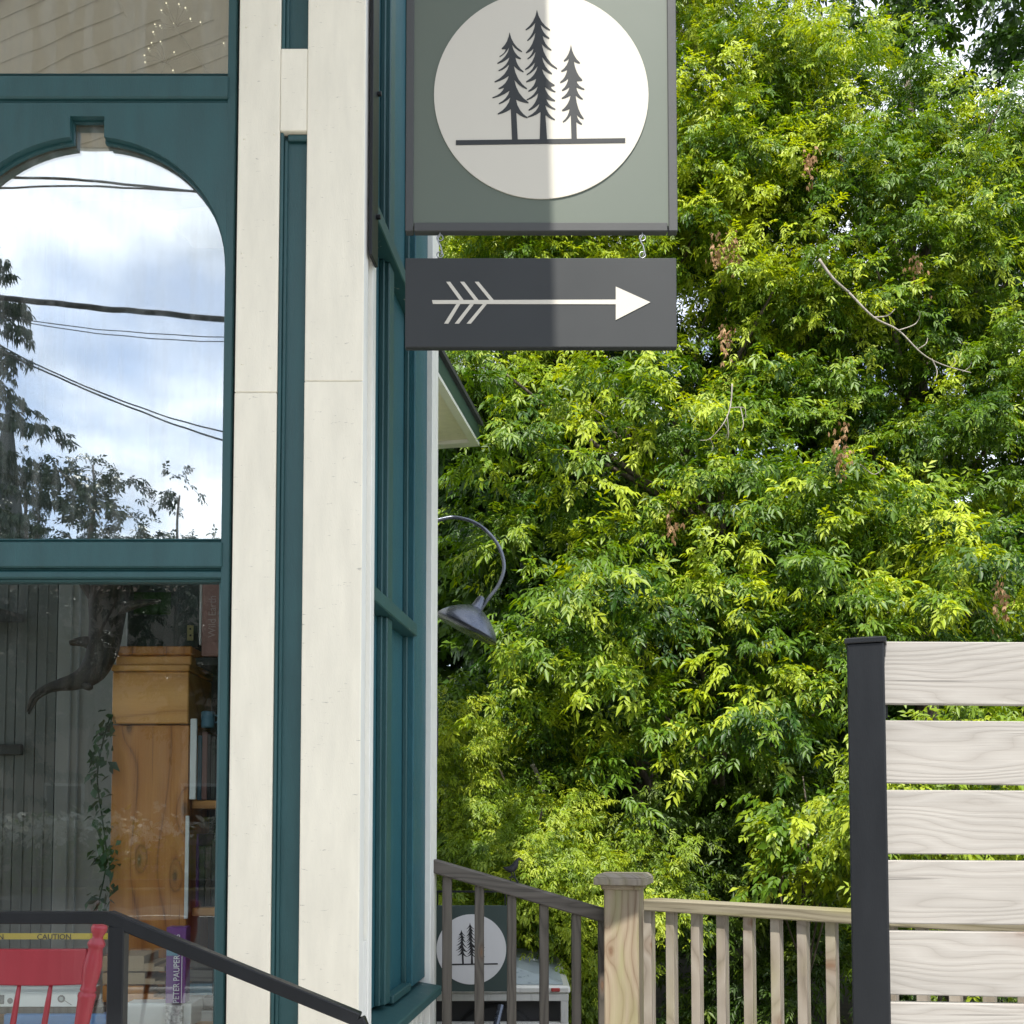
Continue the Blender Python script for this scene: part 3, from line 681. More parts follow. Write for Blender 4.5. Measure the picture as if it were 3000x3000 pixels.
# ------------------------------------------------------------------ black handrail
HY = 2.75
hr = thing('handrail', 'black square steel stair handrail in front of the red chair', 'handrail', P(345, 3300, HY))
hh = 0.5*0.036
a1, a2, a3 = P(-700, 2688, HY), P(322, 2688, HY), P(1052, 2986, HY)
put('top_rail', [beam(a1, a2+Vector((0.004, 0, 0)), 0.036, 0.032)], M_BLACK, hr, 0.003)
put('sloping_rail', [beam(a2-Vector((0.004, 0, -0.002)), a3, 0.038, 0.036)], M_BLACK, hr, 0.003)
zp = ZB
put('post', [box(P(321, 2850, HY).x, P(369, 2850, HY).x, HY-0.02, HY+0.02, zp, P(345, 2712, HY).z)], M_BLACK, hr, 0.003)
xe = P(1058, 2990, HY).x
e1_, e2_ = P(1052, 2986, HY), P(1062, 3012, HY)
put('rail_elbow', [beam(e1_-(e2_-e1_)*0.12, e2_, 0.0376, 0.033)], M_BLACK, hr, 0.003)
put('post', [box(e2_.x-0.018, e2_.x+0.018, HY-0.0185, HY+0.0185, 0.06, e2_.z+0.008)], M_BLACK, hr, 0.004)
put('lower_rail', [beam(P(-700, 3500, HY), P(322, 3500, HY), 0.03, 0.03)], M_BLACK, hr)

# ------------------------------------------------------------------ red chair
CYy = 3.03; kc = CYy/3000.0
ch = thing('red_chair', 'red painted wooden spindle back chair on the porch behind the handrail', 'chair', (P(100, 2900, CYy).x, CYy+0.17, ZB))
ztop = P(293, 2708, CYy); zlow = P(238, 3010, CYy)
def chair_post(mir):
    cxm = P(95, 2850, CYy).x
    m_ = (lambda p: Vector((2*cxm-p.x, p.y, p.z))) if mir else (lambda p: p)
    a, b = m_(ztop), m_(zlow); d = (b-a)
    seat = a+d*((ztop.z-0.78)/(ztop.z-zlow.z))
    Lh = d.length
    pr_ = [(0, 14), (2, 20), (10, 23), (22, 21), (32, 15), (42, 15), (46, 21), (50, 21), (53, 24), (60, 25), (66, 22), (70, 20), (90, 23), (120, 27), (150, 25), (180, 20), (186, 22), (192, 23), (197, 20), (202, 25), (210, 26), (218, 24), (240, 23), (300, 20), (380, 17), (470, 15)]
    return lathe(a, d, [(s*kc, r*kc) for s, r in pr_], 20)
put('back_post', [chair_post(False)], M_RED, ch, smooth=True)
put('back_post', [chair_post(True)], M_RED, ch, smooth=True)
cxm = P(95, 2850, CYy).x
xr = P(258, 2830, CYy).x; xlft = 2*cxm-xr
zt1, zb1 = P(100, 2783, CYy).z, P(100, 2886, CYy).z
nseg = 8; cv, cf = [], []
for i in range(nseg+1):
    t = i/nseg; x = xlft+(xr-xlft)*t; bow = 0.025*(1-(2*t-1)**2); rise = 0.004*(2*t-1)**2
    for yy, z in ((-0.011, zb1-0.004+rise*2), (-0.011, zt1+rise), (0.011, zt1+rise), (0.011, zb1-0.004+rise*2)):
        cv.append((x, CYy-0.004+yy+bow, z))
for i in range(nseg):
    for k2 in range(4): cf.append((i*4+k2, i*4+(k2+1) % 4, i*4+4+(k2+1) % 4, i*4+4+k2))
cf += [(0, 1, 2, 3), (nseg*4+3, nseg*4+2, nseg*4+1, nseg*4)]
put('crest_rail', [(cv, cf)], M_RED, ch, 0.003)
for px in (-45, 47, 140, 232-0):
    if px > 200: continue
    a = P(px+2, 2878, CYy)+Vector((0, 0.02, 0)); b = P(px-20, 3010, CYy)+Vector((0, 0.02, 0)); d = b-a
    put('spindle', [tube([a, a+d*0.5, a+d*1.2, a+d*2.48], [5*kc, 8*kc, 9*kc, 6*kc], 12)], M_RED, ch, smooth=True)
sx0, sx1 = cxm-0.20, cxm+0.20
put('seat', [hexa([(sx0, CYy-0.03, 0.745), (sx1, CYy-0.03, 0.745), (sx1+0.01, F-0.06, 0.745), (sx0-0.01, F-0.06, 0.745)], [(sx0, CYy-0.03, 0.785), (sx1, CYy-0.03, 0.785), (sx1+0.01, F-0.06, 0.785), (sx0-0.01, F-0.06, 0.785)])], M_RED, ch, 0.01)
for lx, ly in ((-0.17, CYy+0.0), (0.17, CYy+0.0), (-0.18, F-0.09), (0.18, F-0.09)):
    put('leg', [tube([(cxm+lx, ly, 0.745), (cxm+lx*1.06, ly, 0.6), (cxm+lx*1.18, ly, ZB)], [0.018, 0.022, 0.013], 12)], M_RED, ch, smooth=True)

# ------------------------------------------------------------------ display behind the lower pane
ped = thing('display_cabinet', 'honey brown pine cabinet with knotty front board behind the shop window', 'cabinet', (P(440, 2500, 3.95).x, 4.1, ZB))
DY = 3.95
xL, xR = P(322, 2500, DY).x, P(548, 2500, DY).x
def cb(px0, px1, py0, py1, y0, y1):
    return box(P(px0, 2300, DY).x, P(px1, 2300, DY).x, y0, y1, P(440, py1, DY).z, P(440, py0, DY).z)
put('front_board', [cb(326, 552, 2124, 3700, DY, DY+0.02)], M_OAK, ped, 0.003)
put('upper_box', [cb(329, 553, 1970, 2121, DY-0.02, DY+0.28)], M_OAKX, ped, 0.004)
put('cornice', [cb(327, 557, 1950, 1969, DY-0.03, DY+0.28), cb(335, 557, 1922, 1949.5, DY-0.012, DY+0.28)], M_OAKX, ped, 0.004)
put('cabinet_top', [cb(326, 563, 1897, 1921.5, DY-0.035, DY+0.28)], M_OAK, ped, 0.004)
put('side_panel', [cb(326, 332, 2124, 3700, DY+0.021, DY+0.28), cb(546, 552, 2124, 3700, DY+0.021, DY+0.28)], M_OAK, ped)
shf = thing('bookshelf', 'dark wooden bookshelf standing between the pine cabinet and the window frame', 'bookshelf', (P(650, 2500, 4.2).x, 4.3, ZB))
put('back_panel', [bx(560, 900, 1860, 3500, 4.42, 0.02)], M_DARK, shf)
for py in (1925, 2345, 2660):
    put('shelf', [bx(562, 900, py, py+24, 4.0, 0.41)], M_OAKX if py != 1925 else M_DARK, shf, 0.003)
bcols = [M_COVER, M_DARK, M_BLUED, M_PURP, M_PINK, M_COVER, M_DARK, M_GREYW, M_COVER]
desc = ['dark green', 'black', 'dusty blue', 'purple', 'dusty pink', 'deep green', 'charcoal', 'grey', 'blackish green']
nb = 0
for row, (yb_, yt_) in enumerate(((2344, 2130), (2659, 2440))):
    x = 566
    for j in range(7):
        wd = 11+rnd.random()*8
        m = bcols[(j*2+row*3) % len(bcols)]
        o = put('book', [bx(x, x+wd-1, yt_+rnd.random()*50, yb_-0.5, 4.06, 0.2)], m, None, 0.002)
        tag(o, '%s book, %s from the cabinet on the %s shelf' % (desc[(j*2+row*3) % len(bcols)], ['first', 'second', 'third', 'fourth', 'fifth', 'sixth', 'seventh'][j], ['upper', 'lower'][row]), 'book', 'books on the dark shelf')
        x += wd
wb1 = thing('book', 'large dark covered book with dusty pink spine reading Wild Earth on the cabinet', 'book', P(450, 1897, 4.0))
put('cover', [bx(372, 583, 1690, 1896, 4.02, 0.02)], M_COVER, wb1, 0.003)
put('pages', [bx(584, 590, 1690, 1888, 4.0, 0.03)], M_PAPER, wb1)
put('spine', [bx(591, 660, 1690, 1922, 3.99, 0.03)], M_PINK, wb1, 0.004)
text('lettering', 'Wild Earth', M_LETP, wb1, P(631, 1868, 3.9885), 0.042, (math.pi/2, -math.pi/2, 0), width=0.165)
put('picture', [bx(392, 500, 1735, 1800, 4.017, 0.002)], M_LEAF3, wb1)
brs = put('brass_hinge', [bx(548, 566, 1832, 1876, 3.985, 0.004)], paint('old_brass', (0.28, 0.24, 0.10), 0.5, 0.1), ped)
put('screw', [disc(P(557, 1842, 3.98).x, P(557, 1842, 3.98).z, 0.004, 3.982, 3.9849, 12), disc(P(557, 1861, 3.98).x, P(557, 1861, 3.98).z, 0.004, 3.982, 3.9849, 12)], M_INK, brs)
dw = thing('driftwood', 'dark twisted driftwood with a long curved tip beside the pine cabinet', 'driftwood', P(300, 1950, 3.86))
kd = 3.86/3000
put('trunk', [tube(smoothpath([P(330, 1640, 3.86), P(318, 1740, 3.87), P(312, 1830, 3.86), P(300, 1905, 3.85), P(272, 1965, 3.84), P(225, 1995, 3.83), P(170, 2008, 3.82), P(125, 2024, 3.81), P(95, 2048, 3.80), P(80, 2085, 3.80)], 5),
     [x*kd for x in np.interp(np.linspace(0, 9, 46), range(10), [70, 58, 48, 44, 38, 26, 17, 12, 9, 2])], 14)], M_DRIFT, dw, smooth=True)
put('branch', [tube(smoothpath([P(285, 1890, 3.85), P(245, 1880, 3.83), P(204, 1884, 3.82)], 4), [x*kd for x in np.linspace(26, 7, 9)], 10)], M_DRIFT, dw, smooth=True)
put('branch', [tube(smoothpath([P(235, 1992, 3.83), P(258, 2012, 3.82), P(268, 2012, 3.81)], 4), [x*kd for x in np.linspace(18, 6, 9)], 10), tube(smoothpath([P(160, 2015, 3.82), P(110, 2045, 3.80), P(84, 2092, 3.80)], 4), [x*kd for x in np.linspace(8, 3, 9)], 8)], M_DRIFT, dw, smooth=True)
put('branch', [tube(smoothpath([P(300, 1760, 3.86), P(250, 1690, 3.84), P(230, 1640, 3.84)], 4), [x*kd for x in np.linspace(34, 20, 9)], 10), tube(smoothpath([P(330, 1790, 3.85), P(400, 1770, 3.83), P(470, 1760, 3.82)], 4), [x*kd for x in np.linspace(20, 5, 9)], 10)], M_DRIFT, dw, smooth=True)
tag(put('picture_frame', [bx(556, 575, 2105, 2342, 3.93, 0.012)], M_PAPER, None, 0.002), 'thin white framed edge leaning on the right side of the cabinet, upper one', 'frame')
tag(put('price_strip', [bx(541, 552, 2390, 2692, 3.93, 0.008)], M_PAPER, None, 0.001), 'narrow white strip down the lower right edge of the cabinet', 'strip')
mug = thing('mug', 'dusty blue mug on the shelf behind the white framed edge', 'mug', P(602, 2130, 3.99))
pm_ = P(602, 2130, 3.99)
put('cup', [lathe(pm_+Vector((0, 0.03, 0)), (0, 0, 1), [(0, 0.024), (0.008, 0.026), (0.06, 0.027), (0.064, 0.024), (0.01, 0.022)], 20)], M_BLUED, mug, smooth=True)
put('handle', [ring(pm_+Vector((0.03, 0.03, 0.035)), 0.014, 0.003)], M_BLUED, mug, smooth=True)
tp = thing('caution_tape', 'strip of yellow caution tape stretched across behind the chair back', 'tape', P(160, 2752, 3.62))
put('strip', [bx(-160, 326, 2734, 2752, 3.62, 0.001)], M_YEL, tp)
for px in (108, -90): text('lettering', 'CAUTION', M_INK, tp, P(px, 2752.0, 3.6185), 0.026, (math.pi/2, 0, 0), width=0.118)
tbl = thing('display_table', 'low wooden display table inside the window under the books', 'table', (P(250, 3000, 3.7).x, 3.7, ZB))
ztb = P(300, 3010, 3.6).z
put('table_top', [box(P(-150, 3010, 3.6).x, P(640, 3010, 3.6).x, 3.52, 3.94, ztb-0.03, ztb-0.002)], M_OAKX, tbl, 0.004)
for lx in (P(-130, 3010, 3.6).x, P(600, 3010, 3.6).x):
    for ly in (3.55, 3.90): put('leg', [box(lx-0.02, lx+0.02, ly-0.02, ly+0.02, ZB, ztb-0.031)], M_OAK, tbl)
tag(put('book', [bx(10, 312, 2972, 3008, 3.58, 0.2)], M_BLUE, None, 0.003), 'thick blue book lying flat at the bottom of the shop window', 'book')
cardt = thing('boxed_game', 'flat white box with a dark magnifying glass drawing behind the chair spindles', 'box', P(150, 2950, 3.60))
put('lid', [bx(-120, 240, 2906, 2950, 3.60, 0.16)], M_PAPER, cardt, 0.002)
cz = P(180, 2926, 3.6)
put('magnifier_print', [disc(cz.x, cz.z, 0.013, 3.5985, 3.5998, 24), beam((cz.x+0.012, 3.599, cz.z-0.006), (cz.x+0.036, 3.599, cz.z-0.021), 0.0012, 0.004, (0, 1, 0))], M_INK, cardt)
put('magnifier_lens', [disc(cz.x, cz.z, 0.007, 3.5975, 3.5984, 20)], paint('grey_print', (0.2, 0.24, 0.24), 0.6), cardt)
put('face_print', [disc(P(30, 2932, 3.6).x, P(30, 2932, 3.6).z, 0.010, 3.5985, 3.5998, 16), bx(-30, 12, 2915, 2942, 3.5985, 0.001)], M_INK, cardt)
tag(put('paper_stack', [bx(-60, 300, 2951, 2971, 3.60, 0.18)], M_GREYW, None, 0.002), 'grey stack of papers between the blue book and the white box', 'papers')
for i, (p0, p1, x1, mm_, lab) in enumerate(((2800, 2846, 482, M_TAN, 'upper pale book with stepped edge under the handrail post'), (2850, 2884, 484, M_TAN, 'lower pale book with stepped edge under the handrail post'), (2888, 2936, 480, M_OAK, 'brown box under the two pale books by the purple card'))):
    tag(put('book', [bx(300, x1-60, p0, p1, 3.68, 0.15), bx(x1-60, x1-30, (p0+p1)/2, p1, 3.681, 0.149), bx(x1-30, x1, p0*0.3+p1*0.7, p1, 3.682, 0.148)], mm_, None, 0.001), lab, 'book')
tag(put('paper_stack', [bx(366, 560, 2940, 3008, 3.60, 0.2)], M_PAPER, None, 0.002), 'pale stack of paper at the bottom right of the shop window', 'papers')
pc = thing('card_box', 'slim purple card box with vertical white lettering standing by the window frame', 'box', P(512, 2946, 3.58))
put('box_body', [bx(486, 544, 2716, 2940, 3.575, 0.05)], M_PURP, pc, 0.002)
text('lettering', 'PETER PAUPER PRESS', M_LETW, pc, P(524, 2940, 3.5735), 0.030, (math.pi/2, -math.pi/2, 0), width=0.235)
put('sticker', [bx(488, 520, 2782, 2800, 3.573, 0.001)], M_BLUED, pc)
put('fine_print', [bx(531, 533, 2800, 2938, 3.5738, 0.001)], M_LETW, pc)
wd_ = thing('notebook', 'black and white patterned notebook under the purple card box', 'notebook', P(508, 2975, 3.57))
put('cover', [bx(484, 534, 2946, 3030, 3.56, 0.012)], paint('marbled_print', (0.4, 0.4, 0.4), 0.5, 0.95, scale=(30, 30, 30)), wd_)
for i in range(5):
    tag(put('book', [bx(548, 622, 2800+i*40+3, 2800+i*40+36, 3.72+0.01*(i % 2), 0.14)], [M_GREYW, M_DECK, M_BLUED, M_DARK, M_PAPER][i], None, 0.002),
        ['grey', 'brown', 'dusty blue', 'black', 'white'][i]+' flat book, '+['topmost', 'second from the top', 'middle', 'second from the bottom', 'lowest'][i]+' in the pile right of the purple box', 'book', 'flat books by the window frame')

# fairy-light sprigs behind the transom pane
def sprig(label, centre, tips, stem):
    s = thing('light_sprig', label, 'string lights', P(*centre, 3.60), 'lit sprigs behind the top pane')
    c = P(*centre, 3.60)
    put('stem', [tube([P(*stem, 3.6), c], 0.0022, 5)], M_TWIG, s)
    for t in tips:
        e = P(*t, 3.60+rnd.uniform(-0.03, 0.03))
        put('twig', [tube([c, (c+e)/2+Vector((0, 0, 0.008)), e], [0.0015, 0.001, 0.0008], 5)], M_DRIFT, s)
        put('bulb', [lathe(e-Vector((0, 0, 0.0038)), (0, 0, 1), [(0, 0.0008), (0.0015, 0.0024), (0.003, 0.0028), (0.0045, 0.002), (0.0055, 0.0004)], 8)], M_BULB, s, smooth=True)
sprig('upper twiggy sprig with tiny lit bulbs behind the top pane', (514, 80), [(487, 8), (524, 11), (543, 22), (473, 29), (558, 54), (587, 64), (454, 70), (469, 74), (510, 68), (449, 93)], (617, 222))
sprig('lower twiggy sprig with tiny lit bulbs behind the top pane', (485, 185), [(444, 124), (470, 121), (435, 141), (423, 161), (425, 181), (510, 152), (507, 205), (656, 126)], (470, 222))

# ------------------------------------------------------------------ wooden railings and newel post
NY = 4.55
st = thing('stair_railing', 'grey weathered wooden stair railing sloping down to the newel post, in shade', 'railing', (0.0, 4.72, 0))
q0, q1 = P(1215, 2520, 4.72), P(1775, 2683, 4.72)
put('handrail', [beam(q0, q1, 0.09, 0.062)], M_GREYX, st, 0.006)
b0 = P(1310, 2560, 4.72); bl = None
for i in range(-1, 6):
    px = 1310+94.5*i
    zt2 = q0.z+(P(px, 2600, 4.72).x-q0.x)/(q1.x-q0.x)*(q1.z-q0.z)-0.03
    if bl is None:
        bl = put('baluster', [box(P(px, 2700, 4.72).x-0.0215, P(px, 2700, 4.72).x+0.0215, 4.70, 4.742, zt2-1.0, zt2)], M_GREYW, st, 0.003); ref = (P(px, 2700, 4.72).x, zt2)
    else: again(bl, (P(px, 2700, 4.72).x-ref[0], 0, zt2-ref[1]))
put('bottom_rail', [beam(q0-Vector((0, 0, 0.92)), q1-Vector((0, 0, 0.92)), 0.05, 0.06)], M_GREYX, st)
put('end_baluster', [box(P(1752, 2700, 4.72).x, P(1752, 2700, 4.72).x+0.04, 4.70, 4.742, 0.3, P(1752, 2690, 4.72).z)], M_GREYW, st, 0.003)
nw = thing('newel_post', 'square sunlit pine newel post with a broad weathered cap between the railings', 'post', (P(1825, 2800, NY).x, NY+0.08, 0))
def rotbox(cx, cy, hw, z0, z1, ang, hw2=None):
    hw2 = hw if hw2 is None else hw2
    f = lambda h, z: [(cx+h*(sx_*math.cos(ang)-sy_*math.sin(ang)), cy+h*(sx_*math.sin(ang)+sy_*math.cos(ang)), z) for sx_, sy_ in ((-1, -1), (1, -1), (1, 1), (-1, 1))]
    return hexa(f(hw, z0), f(hw2, z1))
pa = R(-16)
pcx = P(1829, 2800, NY+0.08).x
zcap = P(1829, 2560, NY).z
put('shaft', [rotbox(pcx, NY+0.08, 0.078, 0.0, zcap-0.045, pa)], M_NEWEL, nw, 0.006)
put('cap', [rotbox(pcx, NY+0.08, 0.117, zcap-0.05, zcap-0.018, pa), rotbox(pcx, NY+0.08, 0.117, zcap-0.0178, zcap, pa, 0.098)], M_BALU, nw, 0.004, label='weathered grey cap of the newel post')
put('cap_mould', [rotbox(pcx, NY+0.08, 0.088, zcap-0.07, zcap-0.0505, pa)], M_NEWEL, nw, 0.003)
rr_ = thing('deck_railing', 'sunlit wooden railing with pale square balusters between newel post and black post', 'railing', (0.9, 4.1, 0))
ra, rb = P(1885, 2634, 4.42), P(2495, 2668, 3.86)
zrail = (ra.z+rb.z)/2
ra.z = rb.z = zrail
dd = (rb-ra).normalized(); rb2 = ra+dd*1.95
ddn = Vector((-dd.y, dd.x, 0))
ctr = lambda p: p-ddn*0.0
put('handrail', [beam(ra+Vector((0, 0, -0.025))+ddn*0.05, rb2+Vector((0, 0, -0.025))+ddn*0.05, 0.11, 0.05)], M_RAILW, rr_, 0.005)
angr = math.atan2(dd.y, dd.x)
def on_rail(px):   # distance along the rail where it crosses that column
    d = ray(px, 2850); n = Vector((dd.y, -dd.x))
    base = ra+ddn*0.045
    t = (base.x*n.x+base.y*n.y)/(d.x*n.x+d.y*n.y)
    p = Vector((d.x*t, d.y*t)); return (p-Vector((base.x, base.y))).dot(Vector((dd.x, dd.y)))
bl = None
pxs = [1903, 1969, 2043, 2118, 2197, 2277, 2355, 2439]
ss = [on_rail(p) for p in pxs]
while ss[-1] < 1.85: ss.append(ss[-1]+0.112)
for s in ss:
    p = ra+dd*s+ddn*0.045
    if bl is None:
        bl = put('baluster', [rotbox(p.x, p.y, 0.0195, 0.32, zrail-0.0505, angr)], M_BALU, rr_, 0.002); ref = p.copy()
    else: again(bl, (p.x-ref.x, p.y-ref.y, 0))
put('bottom_rail', [beam(ra+dd*0.02+ddn*0.085+Vector((0, 0, 0.42-zrail)), rb2+ddn*0.085+Vector((0, 0, 0.42-zrail)), 0.038, 0.08)], M_RAILW, rr_)
put('end_post', [rotbox(rb2.x, rb2.y, 0.045, 0, zrail-0.02, angr)], M_NEWEL, rr_, 0.004)

# bird ornament on the sloping rail
BY = 4.72; kb = BY/3000
bd_ = thing('bird_ornament', 'small dark bird ornament perched on the sloping grey handrail', 'ornament', P(1503, 2588, BY))
bp_ = [P(1474, 2541, BY), P(1482, 2545, BY), P(1492, 2547, BY), P(1502, 2544, BY), P(1509, 2536, BY), P(1513, 2526, BY), P(1516, 2519, BY), P(1520, 2516, BY), P(1525, 2518, BY), P(1531, 2522, BY), P(1536, 2524, BY)]
put('body', [tube(bp_, [x*kb for x in (2, 5, 9.5, 11.5, 10, 7, 5, 5, 4, 2, 0.6)], 12)], M_GASK, bd_, smooth=True)
put('leg', [tube([P(1499, 2552, BY), P(1500, 2566, BY), P(1494, 2582, BY)], 1.8*kb, 6)], M_GASK, bd_)
put('leg', [tube([P(1505, 2552, BY), P(1508, 2566, BY), P(1516, 2588, BY)], 1.8*kb, 6)], M_GASK, bd_)
put('base_hoop', [tube(smoothpath([P(1490, 2572, BY), P(1500, 2569, BY), P(1510, 2574, BY), P(1518, 2586, BY)], 4), 2.2*kb, 6)], M_GASK, bd_)

# ------------------------------------------------------------------ slatted privacy fence
FY = 2.72
fn = thing('privacy_fence', 'slatted fence of pale horizontal cedar boards held by a black metal post', 'fence', (P(2800, 2600, FY).x, FY, 0))
fpx = lambda px, py: P(px, py, FY)
x1p = P(2602, 2300, FY-0.02).x
pang = R(-21); pw = 0.0465
pc_ = Vector((P(2547, 2300, FY-0.03).x+0.009, FY-0.03+0.035))
ztp = P(2540, 1878, FY-0.06).z
put('post', [rotbox(pc_.x, pc_.y, pw, 0.0, ztp, pang)], M_BLACK, fn, 0.004)
zc1, zc0 = P(2540, 1855, FY-0.07).z, P(2540, 1877, FY-0.07).z
put('post_cap', [rotbox(pc_.x, pc_.y, pw+0.006, zc0, zc1-0.006, pang), rotbox(pc_.x, pc_.y, pw+0.004, zc1-0.0058, zc1, pang, pw-0.02)], M_BLACK, fn, 0.002)
xs1 = 3.2
for (ya0, ya1, yb0, yb1) in ((1879, 2062, 1881, 2066), (2110, 2294, 2113, 2300), (2314, 2502, 2316, 2504), (2520, 2706, 2522, 2710), (2727, 2914, 2731, 2922), (2936, 3125, 2942, 3135), (3150, 3335, 3160, 3345), (3360, 3545, 3370, 3555)):
    xa, xb = P(2597+(ya0-1879)*0.016, ya0, FY).x, P(3000, ya0, FY).x
    zA0, zA1 = P(2597, ya0, FY).z, P(2597, ya1, FY).z
    zB0, zB1 = P(3000, yb0, FY).z, P(3000, yb1, FY).z
    kx = (xs1-xa)/(xb-xa)
    xa = x1p-0.012
    zC0, zC1 = zA0+(zB0-zA0)*kx, zA1+(zB1-zA1)*kx
    put('slat', [hexa([(xa, FY, zA1), (xs1, FY, zC1), (xs1, FY+0.026, zC1), (xa, FY+0.026, zA1)], [(xa, FY, zA0), (xs1, FY, zC0), (xs1, FY+0.026, zC0), (xa, FY+0.026, zA0)])], M_PLANK, fn, 0.003)
put('post', [box(xs1+0.001, xs1+0.10, FY-0.06, FY+0.04, 0, zc0)], M_BLACK, fn, 0.004)
put('bracket', [box(x1p-0.012, x1p+0.004, FY-0.006, FY-0.0005, P(2600, 1925, FY).z, P(2600, 1884, FY).z)], M_BLACK, fn)
put('bracket', [box(x1p+0.0005, x1p+0.02, FY+0.027, FY+0.032, P(2600, 2100, FY).z, P(2600, 1900, FY).z)], M_BLACK, fn)

# ------------------------------------------------------------------ trailer and second sign behind the railing
TY = 6.0
tr = thing('utility_trailer', 'small white trailer with grey sloping lid and red marker lamp behind the stair railing', 'trailer', (P(1400, 3000, TY).x, TY+0.9, 0))
tx0, tx1 = -1.6, P(1671, 2900, TY).x
z1_, z0_ = P(1600, 2889, TY).z, P(1600, 2913, TY).z
put('body_rim', [box(tx0, tx1, TY, TY+1.8, z0_, z1_)], M_TRAIL, tr, 0.012)
put('lower_frame', [box(tx0, tx1-0.01, TY+0.01, TY+0.05, P(1400, 2934, TY).z, z0_-0.001), box(P(1643, 2950, TY).x, tx1-0.012, TY+0.011, TY+0.06, 0.42, P(1400, 2934, TY).z-0.001), box(tx0, tx1-0.01, TY+0.012, TY+0.06, 0.36, 0.42)], M_TRAIL, tr, 0.003)
put('load_space_shade', [box(tx0+0.02, tx1-0.03, TY+0.10, TY+1.75, 0.40, z0_-0.002)], M_DARK, tr)  # solid dark box, its colour gives the shade of the open side
lz = lambda py: P(1512, py, TY+0.3).z
put('lid', [hexa([(tx0+0.05, TY+0.03, z1_+0.001), (tx1-0.02, TY+0.03, z1_+0.001), (tx1-0.02, TY+1.7, z1_+0.001), (tx0+0.05, TY+1.7, z1_+0.001)], [(tx0+0.3, TY+0.25, lz(2830)), (P(1520, 2840, TY+0.25).x, TY+0.25, lz(2832)), (P(1520, 2840, TY+0.25).x, TY+1.2, lz(2832)), (tx0+0.3, TY+1.2, lz(2830))])], M_TONN, tr, 0.02)
put('marker_lamp', [box(P(1615, 2900, TY).x, P(1640, 2900, TY).x, TY-0.012, TY-0.0005, P(1620, 2905, TY).z, P(1620, 2894, TY).z)], M_REDL, tr, 0.003)
for wx in (-1.1, -0.1):
    wz = 0.26
    wh = put('wheel', [lathe((wx, TY+0.06, wz), (0, 1, 0), [(0, 0.17), (0.0, 0.24), (0.02, 0.26), (0.16, 0.26), (0.18, 0.24), (0.18, 0.17)], 28)], M_RUB, tr, smooth=False)
    put('rim', [lathe((wx, TY+0.062, wz), (0, 1, 0), [(0.0, 0.02), (0.01, 0.1), (0.0, 0.168), (0.05, 0.168)], 24)], M_TRAIL, wh)
tag(put('tow_pole', [tube([P(1452, 3010, TY-0.12), P(1468, 2945, TY-0.05)], 0.018, 8), tube([P(1440, 3060, TY-0.2), P(1452, 3010, TY-0.12)], 0.03, 8)], M_LAMP, None), 'grey metal pole leaning on the white trailer side', 'pole')
Y2 = 5.75
s2 = thing('yard_sign', 'small dark green pine circle sign standing behind the stair railing balusters', 'sign', P(1381, 2904, Y2))
k2 = 102/313.5
conv2 = lambda px, py: (P(1381+(px-1585.5)*k2*0.97, 2781+(py-282)*k2*0.97, Y2).x, P(1381+(px-1585.5)*k2*0.97, 2781+(py-282)*k2*0.97, Y2).z)
def r2(px0, px1, py0, py1, y0, y1): 
    pmx = (px0+px1)/2; pmy = (py0+py1)/2
    return box(P(px0, pmy, Y2).x, P(px1, pmy, Y2).x, y0, y1, P(pmx, py1, Y2).z, P(pmx, py0, Y2).z)
put('sign_board', [r2(1262, 1500, 2653, 2905, Y2, Y2+0.02)], M_SIGN2, s2, 0.003)
cc = P(1381, 2781, Y2); put('cream_circle', [disc(cc.x, cc.z, P(1483, 2781, Y2).x-cc.x, Y2-0.004, Y2-0.0005)], M_LETW, s2)
emblem(s2, conv2, Y2-0.0042, M_INK)
put('top_bar', [r2(1250, 1490, 2609, 2615, Y2, Y2+0.012), r2(1280, 1284, 2615.5, 2652.5, Y2, Y2+0.01), r2(1478, 1482, 2615.5, 2652.5, Y2, Y2+0.01)], M_BLACK, s2)
put('leg', [r2(1270, 1278, 2905.5, 3400, Y2, Y2+0.02)], M_BLACK, s2)
put('leg', [r2(1484, 1492, 2905.5, 3400, Y2, Y2+0.02)], M_BLACK, s2)

